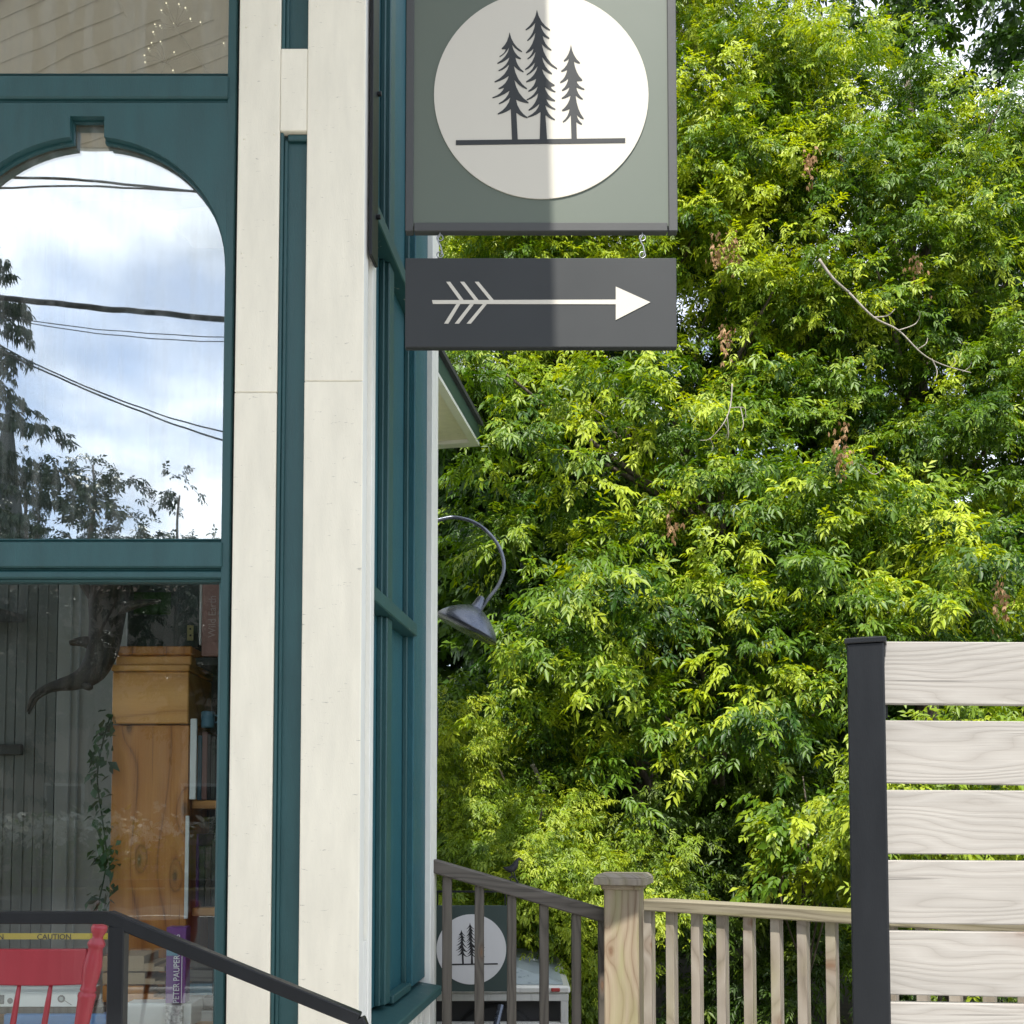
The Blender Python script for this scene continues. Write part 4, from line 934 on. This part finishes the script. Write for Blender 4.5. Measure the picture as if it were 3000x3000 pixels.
# ------------------------------------------------------------------ foliage
UP = np.array([0, 0, 1.0])
def nrmz(a): return a/np.maximum(np.linalg.norm(a, axis=-1, keepdims=True), 1e-9)
LEAFLETS = [(0.25, 58, .80), (0.25, -58, .80), (0.62, 52, .95), (0.62, -52, .95), (0.95, 0, 1.1)]
def leaf_mesh(rng, pos, out, size, droop=0.45, leaflets=LEAFLETS, wid=0.17, tint=None, fold=0.07, tip_droop=0.16, up_w=0.75):
    n = len(pos)
    oh = out*np.array([1, 1, 0.3])
    r = nrmz(nrmz(oh)*0.8+rng.normal(0, 0.55, (n, 3))-UP*droop)
    nm = nrmz(UP*up_w*0.45+np.array(SUN)*up_w*0.75+out*0.35+rng.normal(0, 0.30, (n, 3)))
    sd_ = nrmz(np.cross(r, nm)); nm = np.cross(sd_, r)
    if tint is None: tint = rng.random(n)
    V, Tn = [], []
    for t, a, s in leaflets:
        a = math.radians(a)+rng.normal(0, 0.16, n)
        l = (size*s*rng.uniform(0.8, 1.2, n))[:, None]
        d = nrmz(r*np.cos(a)[:, None]+sd_*np.sin(a)[:, None]-UP*rng.uniform(0.0, 0.45, n)[:, None])
        sl = nrmz(np.cross(d, nm)); nl = np.cross(sl, d)
        b = pos+r*(size*t*1.25)[:, None]
        w_ = l*wid*rng.uniform(0.8, 1.25, n)[:, None]
        V.append(np.stack([b, b+d*l*0.45+sl*w_+nl*l*fold, b+d*l-UP*l*tip_droop, b+d*l*0.45-sl*w_+nl*l*fold], 1))
        Tn.append(np.repeat(np.clip(tint+rng.normal(0, 0.07, n), 0, 1)[:, None], 4, 1))
    V = np.concatenate(V).reshape(-1, 3); Tn = np.concatenate(Tn).reshape(-1)
    k = len(V)//4
    fc = np.array([[0, 1, 2], [0, 2, 3]])
    Fc = (np.arange(k)[:, None, None]*4+fc[None]).reshape(-1, 3)
    return V, Fc, Tn
def link_np(name, V, Fc, Tn, m, parent=None, loc=None, kind=None):
    og = np.array(WORLD[parent]) if parent is not None else np.array(loc if loc is not None else (0, 0, 0), float)
    me = bpy.data.meshes.new(name)
    me.vertices.add(len(V)); me.vertices.foreach_set('co', (V-og).astype(np.float32).ravel())
    me.loops.add(Fc.size); me.loops.foreach_set('vertex_index', Fc.astype(np.int32).ravel())
    me.polygons.add(len(Fc)); me.polygons.foreach_set('loop_start', np.arange(0, Fc.size, 3, dtype=np.int32))
    me.update(calc_edges=True)
    at = me.attributes.new('tint', 'FLOAT', 'POINT'); at.data.foreach_set('value', Tn.astype(np.float32))
    me.materials.append(m)
    o = bpy.data.objects.new(name, me); COL.objects.link(o); WORLD[o] = Vector(og)
    if parent is not None: o.parent = parent
    else: o.location = og
    if kind: o['kind'] = kind
    return o
def spray_points(rng, lobes, per, length, nleaf, front=0.3):
    """compound leaf positions along drooping twigs that leave each lobe"""
    P_, O_, T_ = [], [], []
    for (c, rad, tn) in lobes:
        k = max(3, int(per*rng.uniform(0.7, 1.3)))
        d = rng.normal(0, 1, (k, 3)); d[:, 2] = d[:, 2]+0.2; d[:, 1] -= front
        d = nrmz(d)
        start = c+d*rad[None]*rng.uniform(0.1, 0.55, (k, 1))
        ln = length*rng.uniform(0.6, 1.3, k)
        ax = nrmz(d*np.array([1, 1, 0.55])+rng.normal(0, 0.25, (k, 3)))
        sd_ = nrmz(np.cross(ax, UP))
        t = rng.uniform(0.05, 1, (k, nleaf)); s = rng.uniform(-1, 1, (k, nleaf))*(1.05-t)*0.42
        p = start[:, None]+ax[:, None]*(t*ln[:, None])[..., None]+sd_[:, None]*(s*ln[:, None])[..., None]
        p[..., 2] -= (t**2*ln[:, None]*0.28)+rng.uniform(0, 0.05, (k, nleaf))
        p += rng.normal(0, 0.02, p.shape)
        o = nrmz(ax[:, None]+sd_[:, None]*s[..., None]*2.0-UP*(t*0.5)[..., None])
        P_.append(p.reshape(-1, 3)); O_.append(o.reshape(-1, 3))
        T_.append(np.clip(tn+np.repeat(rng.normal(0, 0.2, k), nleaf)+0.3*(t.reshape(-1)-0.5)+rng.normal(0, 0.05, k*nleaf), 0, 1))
    return np.concatenate(P_), np.concatenate(O_), np.concatenate(T_)
def ell_lobes(rng, c, r, n, lr, shell=0.55, tint=0.5, tvar=0.15, ymax=0.5):
    L_ = []
    while len(L_) < n:
        d = nrmz(rng.normal(0, 1, 3)); f = rng.uniform(shell, 1.0)
        if d[1] > ymax: continue
        p = np.array(c)+d*np.array(r)*f
        q_ = rng.uniform(*lr)
        L_.append((p, np.array([q_, q_, q_*0.7]), tint+rng.normal(0, tvar)))
    return L_
def tree(name, label, base, lobes, m, seed, per=14, length=0.6, nleaf=22, size=0.085, trunk_r=0.13, top=None, limbs=12, droop=0.45, cat='tree', group=None, wid=0.17, front=0.3, up_w=0.75):
    rng = np.random.default_rng(seed)
    t = thing(name, label, cat, (base[0], base[1], 0), group)
    ps, os_, tn = spray_points(rng, lobes, per, length, nleaf, front)
    sz = size*rng.uniform(0.75, 1.25, len(ps))
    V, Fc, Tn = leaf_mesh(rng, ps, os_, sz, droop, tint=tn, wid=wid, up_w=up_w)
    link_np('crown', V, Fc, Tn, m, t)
    if trunk_r:
        cs = np.array([l[0] for l in lobes]); cen = cs.mean(0)
        top = top or cs[:, 2].max()-0.4
        n_ = 9; pts = []; x, y = base
        for i in range(n_+1):
            f = i/n_
            pts.append(Vector((base[0]+(cen[0]-base[0])*f*f*0.8+rng.normal(0, 0.05), base[1]+(cen[1]+0.3-base[1])*f*0.7+rng.normal(0, 0.05), top*f)))
        put('trunk', [tube(smoothpath(pts, 3), list(np.linspace(trunk_r, trunk_r*0.2, n_*3+1)), 10)], M_BARK, t, smooth=True)
        parts = []
        idx = rng.choice(len(lobes), min(limbs, len(lobes)), replace=False)
        for j in idx:
            e = Vector(lobes[j][0]); f = max(0.15, min(0.92, (e.z-0.8)/top)); k_ = min(n_, max(0, int(f*n_)))
            a = pts[k_]; mid = (a+e)/2+Vector((0, 0, 0.15))+Vector(rng.normal(0, 0.08, 3))
            pp = smoothpath([a, mid, e], 4); parts.append(tube(pp, list(np.linspace(trunk_r*0.33, 0.008, len(pp))), 6))
        if parts: put('limbs', parts, M_BARK, t, smooth=True)
    return t
def at(px, py, Y): return np.array(P(px, py, Y))
rg = np.random.default_rng(11)
def view_lobes(regions, lr, tint=0.5, tvar=0.14, jit=0.3):
    out = []
    for (px0, px1, py0, py1, Y0, Y1, n) in regions:
        for _ in range(n):
            Y = rg.uniform(Y0, Y1)
            q_ = rg.uniform(*lr)
            out.append((at(rg.uniform(px0, px1), rg.uniform(py0, py1), Y), np.array([q_, q_, q_]), tint+rg.normal(0, tvar)))
    return out
# big yellow-green boxelder filling the upper middle
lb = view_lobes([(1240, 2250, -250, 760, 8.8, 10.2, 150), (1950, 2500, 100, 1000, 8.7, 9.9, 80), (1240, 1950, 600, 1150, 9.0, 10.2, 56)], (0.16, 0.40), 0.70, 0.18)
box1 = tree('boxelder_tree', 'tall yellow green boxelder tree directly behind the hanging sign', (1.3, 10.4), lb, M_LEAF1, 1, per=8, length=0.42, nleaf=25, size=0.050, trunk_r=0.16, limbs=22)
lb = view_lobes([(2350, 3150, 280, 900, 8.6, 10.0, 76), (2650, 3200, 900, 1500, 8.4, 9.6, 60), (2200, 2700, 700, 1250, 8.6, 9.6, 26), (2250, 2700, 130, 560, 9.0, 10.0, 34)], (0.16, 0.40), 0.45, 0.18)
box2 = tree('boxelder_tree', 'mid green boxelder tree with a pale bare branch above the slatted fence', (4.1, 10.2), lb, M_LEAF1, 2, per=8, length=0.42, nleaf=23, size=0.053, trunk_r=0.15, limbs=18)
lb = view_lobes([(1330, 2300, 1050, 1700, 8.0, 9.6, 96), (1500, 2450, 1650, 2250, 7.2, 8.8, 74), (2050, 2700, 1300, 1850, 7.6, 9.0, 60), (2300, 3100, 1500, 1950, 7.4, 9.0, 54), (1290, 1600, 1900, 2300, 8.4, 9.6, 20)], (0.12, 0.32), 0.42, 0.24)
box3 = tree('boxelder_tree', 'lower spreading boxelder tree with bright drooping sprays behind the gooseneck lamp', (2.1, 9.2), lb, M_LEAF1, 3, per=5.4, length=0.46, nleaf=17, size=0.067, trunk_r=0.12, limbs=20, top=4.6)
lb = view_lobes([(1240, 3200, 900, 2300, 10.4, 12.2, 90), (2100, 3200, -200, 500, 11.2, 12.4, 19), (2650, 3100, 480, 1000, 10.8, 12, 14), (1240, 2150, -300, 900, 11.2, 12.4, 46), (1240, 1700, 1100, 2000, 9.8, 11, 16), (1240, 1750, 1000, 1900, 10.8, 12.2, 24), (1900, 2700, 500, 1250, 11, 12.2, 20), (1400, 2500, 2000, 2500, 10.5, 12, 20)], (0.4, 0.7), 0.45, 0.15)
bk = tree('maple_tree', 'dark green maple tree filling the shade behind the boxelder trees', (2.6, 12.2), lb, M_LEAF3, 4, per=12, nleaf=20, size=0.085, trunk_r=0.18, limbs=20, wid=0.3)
lb = view_lobes([(1270, 1700, 2330, 2640, 6.9, 7.8, 24), (1480, 1950, 2420, 2700, 6.7, 7.8, 22), (1270, 1420, 2120, 2350, 7.2, 7.9, 7)], (0.2, 0.36), 0.55, 0.15)
tree('shrub', 'yellow green shrub behind the sloping grey handrail', (0.1, 8.3), lb, M_LEAFS, 5, per=15, length=0.34, nleaf=22, size=0.036, trunk_r=0.03, limbs=8, top=1.7, cat='shrub')
lb = view_lobes([(1500, 1800, 2700, 2990, 7.0, 8.2, 22), (1270, 1520, 2560, 2700, 7.8, 8.6, 8)], (0.2, 0.34), 0.5, 0.12)
tree('shrub', 'sunlit green shrub seen between the grey balusters', (0.5, 7.6), lb, M_LEAFS, 6, per=15, length=0.34, nleaf=22, size=0.038, trunk_r=0.03, limbs=8, top=1.2, cat='shrub')
lb = view_lobes([(1850, 2500, 2350, 2700, 7.6, 9.0, 26), (1900, 2600, 2250, 2480, 8.4, 9.4, 16), (1850, 3050, 2660, 2950, 7.4, 9.0, 16), (2500, 2900, 2300, 2700, 7.6, 9.2, 10)], (0.24, 0.42), 0.32, 0.16)
tree('shrub', 'deep green bush behind the sunlit deck railing', (2.0, 8.6), lb, M_LEAF2, 7, per=11, length=0.45, nleaf=22, size=0.055, trunk_r=0.04, limbs=8, top=1.8, cat='shrub')
lb = view_lobes([(2560, 3150, 1950, 2760, 5.6, 6.6, 30)], (0.2, 0.34), 0.6, 0.14)
tree('shrub', 'green shrub growing behind the slatted fence boards', (2.6, 6.2), lb, M_LEAFS, 17, per=9, length=0.4, nleaf=18, size=0.05, trunk_r=0.03, limbs=8, top=2.0, cat='shrub')
lb = view_lobes([(2300, 2500, 2330, 2560, 6.6, 7.4, 8)], (0.18, 0.28), 0.7, 0.1)
tree('shrub', 'bright broad leaved sapling beside the black fence post', (2.0, 7.0), lb, M_LEAF1, 8, per=9, length=0.4, nleaf=12, size=0.06, trunk_r=0.02, limbs=8, top=1.9, cat='shrub', wid=0.26)
# dark undergrowth far behind
rg2 = np.random.default_rng(21)
n_ = 19000
pp = np.stack([rg2.uniform(-3, 9, n_), rg2.uniform(12.6, 14.0, n_), rg2.uniform(0, 1, n_)**1.3*6.2], 1)
V, Fc, Tn = leaf_mesh(rg2, pp, np.tile([0, -1.0, 0.2], (n_, 1)), rg2.uniform(0.10, 0.17, n_), wid=0.5)
u_ = link_np('woodland', V, Fc, Tn, M_LEAF3, None, (3, 13, 0), 'stuff'); tag(u_, 'shaded woodland mass closing the view behind the trees', 'woodland')
put('hill', [([(-60, 17, 0.0), (60, 17, 0.0), (60, 26, 5.2), (-60, 26, 5.2), (60, 60, 5.6), (-60, 60, 5.6)], [(0, 1, 2, 3), (3, 2, 4, 5)])], paint('wooded_bank', (0.03, 0.05, 0.015), 0.95, 0.4, scale=(2, 2, 2), bump=0.8), kind='structure')
# bare branches and dry seed clusters of the boxelders
def branch(parent, pts, r0, r1, Y):
    pp = smoothpath([P(x, y, Y+rnd.uniform(-0.05, 0.05)) for x, y in pts], 5)
    put('bare_branch', [tube(pp, list(np.linspace(r0, r1, len(pp))), 6)], M_TWIG, parent, smooth=True)
branch(box2, [(2488, 858), (2560, 930), (2632, 968), (2700, 1035), (2760, 1068), (2845, 1092)], 0.0088, 0.0033, 8.1)
branch(box2, [(2632, 968), (2680, 950), (2695, 925), (2690, 910)], 0.0050, 0.0022, 8.1)
branch(box2, [(2780, 1078), (2798, 1060), (2793, 1045)], 0.0033, 0.0017, 8.1)
branch(box2, [(2560, 930), (2600, 925), (2622, 905)], 0.007, 0.003, 8.1)
branch(box2, [(2730, 1052), (2745, 1085), (2742, 1110)], 0.005, 0.002, 8.1)
branch(box2, [(2690, 1022), (2712, 1008), (2718, 990)], 0.005, 0.002, 8.1)
branch(box2, [(2400, 760), (2440, 815), (2488, 858)], 0.012, 0.0088, 8.25)
branch(box2, [(2820, 1090), (2840, 1075), (2846, 1058)], 0.0033, 0.0017, 8.1)
branch(box3, [(2145, 1125), (2140, 1190), (2120, 1240), (2080, 1285), (2050, 1290)], 0.0060, 0.0022, 7.7)
branch(box3, [(2130, 1215), (2135, 1270), (2130, 1290)], 0.0033, 0.0017, 7.7)
branch(box3, [(2120, 1238), (2132, 1262), (2125, 1285)], 0.004, 0.002, 7.7)
branch(box3, [(2080, 1285), (2090, 1310), (2082, 1325)], 0.004, 0.002, 7.7)
branch(box3, [(2170, 1195), (2178, 1240), (2172, 1262)], 0.004, 0.002, 7.7)
branch(box3, [(2140, 1195), (2180, 1195), (2185, 1225)], 0.0033, 0.0017, 7.7)
branch(box3, [(1560, 2240), (1575, 2270), (1590, 2310), (1600, 2350)], 0.0193, 0.0110, 8.2)
branch(box3, [(1742, 1200), (1800, 1235), (1850, 1255), (1905, 1260)], 0.0055, 0.0022, 8.2)
branch(box2, [(2520, 1360), (2560, 1390), (2590, 1370)], 0.0050, 0.0022, 7.5)
for i, (tr_, px, py, Y) in enumerate(((box1, 2100, 740, 8.5), (box1, 2145, 722, 8.5), (box1, 2375, 480, 8.5), (box2, 2685, 790, 8.3), (box3, 1968, 1530, 7.8), (box3, 2465, 1315, 7.3), (box2, 2935, 1765, 7.2), (box3, 2125, 985, 8.0))):
    r_ = np.random.default_rng(50+i); c = at(px, py, Y); n = int(r_.uniform(34, 70))
    ps = c+r_.normal(0, 1, (n, 3))*np.array([0.032, 0.03, 0.085])
    V, Fc, Tn = leaf_mesh(r_, ps, nrmz(r_.normal(0, 1, (n, 3))), r_.uniform(0.028, 0.045, n), droop=1.6, leaflets=[(0, 20, 1), (0, -20, 1)], wid=0.2, up_w=0.1)
    link_np('seed_cluster', V, Fc, Tn, M_SEED, tr_, None, 'stuff')

# trailing plant beside the cabinet, indoors
r_ = np.random.default_rng(77)
pl = thing('trailing_plant', 'dark green trailing houseplant hanging down the left side of the cabinet', 'plant', P(310, 2700, 3.93))
stp = [P(322, 2100, 3.9), P(300, 2180, 3.88), P(285, 2280, 3.88), P(300, 2400, 3.88), P(312, 2520, 3.88), P(290, 2640, 3.88)]
put('stem', [tube(smoothpath(stp, 4), 0.003, 6)], M_HOUSEPL, pl)
sp_ = smoothpath(stp, 12); ps = np.array([np.array(sp_[r_.integers(len(sp_))]) for _ in range(150)])+r_.normal(0, 1, (150, 3))*np.array([0.022, 0.015, 0.02])
V, Fc, Tn = leaf_mesh(r_, ps, nrmz(r_.normal(0, 1, (150, 3))+np.array([-0.5, -0.6, 0])), r_.uniform(0.025, 0.05, 150), droop=0.6, leaflets=[(0, 0, 1.0)], wid=0.32, up_w=0.3)
link_np('foliage', V, Fc, Tn, M_HOUSEPL, pl)

# ------------------------------------------------------------------ across the street: what the panes mirror
def spruce(base, H, rad, seed, label):
    r_ = np.random.default_rng(seed); t = thing('spruce_tree', label, 'tree', base)
    put('trunk', [tube([base, (base[0]+0.05, base[1], H*0.5), (base[0], base[1], H)], [0.22, 0.13, 0.02], 10)], M_BARK, t, smooth=True)
    ps, os_ = [], []
    for i in range(100):
        f = r_.uniform(0.12, 0.98); a = r_.uniform(0, 2*math.pi); ln = rad*(1-f)**0.75*r_.uniform(0.75, 1.15)+0.15
        d = np.array([math.cos(a), math.sin(a), 0]); n = int(26*ln)+10
        tt = r_.uniform(0.05, 1, n)
        p = np.array(base)[None]+d[None]*(tt*ln)[:, None]+UP*(H*f-0.35*tt*ln+0.18*tt**2*ln)[:, None]+r_.normal(0, 0.04, (n, 3))
        ps.append(p); os_.append(np.tile(d*0.5+np.array([0, 0, -0.6]), (n, 1))+r_.normal(0, 0.3, (n, 3)))
    ps, os_ = np.concatenate(ps), nrmz(np.concatenate(os_))
    V, Fc, Tn = leaf_mesh(r_, ps, os_, r_.uniform(0.16, 0.3, len(ps)), droop=1.5, leaflets=[(0, 0, 1), (0.1, 35, .8), (0.1, -35, .8)], wid=0.11, up_w=0.2)
    link_np('crown', V, Fc, Tn, M_NEEDLE, t)
m0 = MIR(-75, 2400, 16.5)
spruce((m0.x, m0.y, 0), MIR(-75, 600, 16.5).z, 3.5, 31, 'drooping spruce across the street, mirrored at the left of the arched pane')
spruce((m0.x-4.2, m0.y-1, 0), 13.0, 2.6, 32, 'second spruce across the street, outside the view to the left')
def far_tree(pxc, pytop, D, rx, n, seed, label, m=M_LEAFD):
    top = MIR(pxc, pytop, D); r_ = np.random.default_rng(seed)
    H = top.z; lob = []
    for i in range(n):
        d = nrmz(r_.normal(0, 1, 3)); p = np.array([top.x, -D, H*0.60])+d*np.array([rx, rx, H*0.42])*r_.uniform(0.45, 1)*(0.92 if d[2] > 0 else 0.75)
        q_ = r_.uniform(0.35, 0.6); lob.append((p, np.array([q_, q_, q_]), 0.5+r_.normal(0, 0.1)))
    return tree('street_tree', label, (top.x, -D), lob, m, seed, per=8, length=0.5, nleaf=8, size=0.11, trunk_r=0.12, limbs=16, wid=0.25, cat='tree', front=0)
far_tree(285, 1110, 17, 1.2, 34, 41, 'small open crowned tree across the street, mirrored low in the arched pane')
far_tree(530, 1340, 17, 1.5, 40, 42, 'round bushy tree across the street, mirrored at the lower right of the arched pane')
far_tree(90, 1290, 19, 1.7, 26, 43, 'dense tree across the street, mirrored beside the spruce')
far_tree(720, 1640, 18, 2.6, 24, 44, 'broad dark tree across the street opposite the cream boards')
far_tree(10, 1560, 21, 3.0, 90, 48, 'wide dark tree across the street behind the spruce')
far_tree(-300, 1460, 18, 2.8, 24, 45, 'broad dark tree across the street left of the spruce')
far_tree(1250, 1600, 18, 2.8, 24, 46, 'broad dark tree across the street opposite the sign')
far_tree(1900, 1650, 18, 2.8, 22, 47, 'broad dark tree across the street opposite the railings')
r_ = np.random.default_rng(91); n = 5200
ps = np.stack([r_.uniform(-22, 12, n), -16.2+r_.normal(0, 0.35, n), np.abs(r_.normal(0.75, 0.42, n))], 1)
V, Fc, Tn = leaf_mesh(r_, ps, np.tile([0, 1.0, 0.4], (n, 1)), r_.uniform(0.10, 0.18, n), wid=0.3)
hg = link_np('hedge', V, Fc, Tn, M_LEAF2, None, (-5, -16.2, 0), 'stuff'); tag(hg, 'low dark hedge along the far side of the street', 'hedge')
n = 420
fc_ = MIR(170, 2410, 15.7)
ps = np.stack([fc_.x+r_.normal(0, 1.7, n), -15.5+r_.normal(0, 0.2, n), 1.45+r_.normal(0, 0.16, n)], 1)
fb_ = thing('flowering_shrub', 'white flowering shrub across the street, mirrored low in the lower pane', 'shrub', (fc_.x, -15.6, 0))
V, Fc, Tn = leaf_mesh(r_, ps, nrmz(r_.normal(0, 1, (n, 3))+np.array([0, 0.8, 0.5])), r_.uniform(0.07, 0.13, n), wid=0.4, up_w=0.5)
link_np('blossom', V, Fc, Tn, M_PETAL, fb_)
put('stems', [tube([(fc_.x+x, -15.6, 0), (fc_.x+x*1.6, -15.5, 1.4)], [0.03, 0.01], 6) for x in np.linspace(-1, 1, 7)], M_BARK, fb_)
sp0 = MIR(22, 1130, 33)
spt = thing('church_spire', 'dark pointed spire across the street, mirrored at the far left of the arched pane', 'spire', (sp0.x, -33, 0))
put('tower', [rotbox(sp0.x, -33, 1.15, 0, sp0.z-6.4, 0)], M_HOUSE, spt)
put('spire_roof', [lathe((sp0.x, -33, sp0.z), (0, 0, -1), [(0, 0.02), (3.2, 0.40), (5.6, 0.75), (6.4, 1.3)], 8)], M_SHING, spt)
hs = thing('house', 'low house with brown gable roof across the street behind the trees', 'house', (MIR(390, 1600, 24).x, -27, 0))
hx = MIR(390, 1600, 24).x; hz = MIR(390, 1555, 24).z
put('wall', [box(hx-4, hx+4, -30, -24.5, 0, hz-1.8)], M_HOUSE, hs)
put('roof', [hexa([(hx-4.4, -30.4, hz-1.85), (hx+4.4, -30.4, hz-1.85), (hx+4.4, -24.1, hz-1.85), (hx-4.4, -24.1, hz-1.85)], [(hx-4.4, -27.3, hz), (hx+4.4, -27.3, hz), (hx+4.4, -27.2, hz), (hx-4.4, -27.2, hz)])], M_ROOF, hs)
for x in (-2.2, 2.0):
    wn = put('window', [box(hx+x-0.6, hx+x+0.6, -24.499, -24.44, 1.4, 2.7)], M_WHITE, hs)
    put('glazing', [box(hx+x-0.5, hx+x+0.5, -24.439, -24.43, 1.5, 2.6)], M_DARK, wn)
def wire(label, pts, D, r, ext=14):
    a, b = MIR(*pts[0], D), MIR(*pts[-1], D)
    d = (b-a).normalized()
    mids = [MIR(*p, D) for p in pts]
    mm_ = MIR(*pts[len(pts)//2], D)
    fm = (mm_-a).dot(d)/(b-a).length; cq = (mm_-a*(1-fm)**2-b*fm**2)/(2*fm*(1-fm))
    path = [a-(cq-a).normalized()*ext]+[a*(1-t_)**2+cq*2*t_*(1-t_)+b*t_**2 for t_ in [i/20 for i in range(21)]]+[b+(b-cq).normalized()*ext]
    tag(put('overhead_wire', [tube(path, r, 6)], M_RUB, None, smooth=True), label, 'wire', 'overhead wires along the street')
wire('uppermost overhead wire mirrored near the top of the arched pane', [(0, 515), (170, 512), (400, 535), (575, 556)], 7.0, 0.018)
wire('second overhead wire, crossing just under the uppermost one', [(0, 548), (200, 556), (450, 546), (575, 556)], 7.2, 0.014)
wire('thick black cable mirrored across the middle of the arched pane', [(0, 868), (330, 903), (660, 935)], 5.0, 0.036)
wire('thin wire close under the thick cable', [(0, 920), (330, 965), (660, 985)], 5.2, 0.006)
wire('lowest thin wire under the thick cable', [(0, 925), (330, 978), (660, 998)], 5.3, 0.006)
wire('steep lower cable of a pair, mirrored above the small tree', [(25, 1035), (340, 1175), (655, 1287)], 6.0, 0.013)
wire('steep upper cable of a pair, mirrored above the small tree', [(45, 1033), (340, 1165), (655, 1262)], 6.1, 0.011)
pol = thing('utility_pole', 'tall wooden utility pole beside the street outside the view', 'pole', (-26, -6.6, 0))
put('shaft', [tube([(-26, -6.6, 0), (-26, -6.6, 9.5)], [0.16, 0.11], 12)], M_BARK, pol)
put('crossarm', [box(-27, -25, -6.75, -6.65, 8.9, 9.02)], M_BARK, pol)
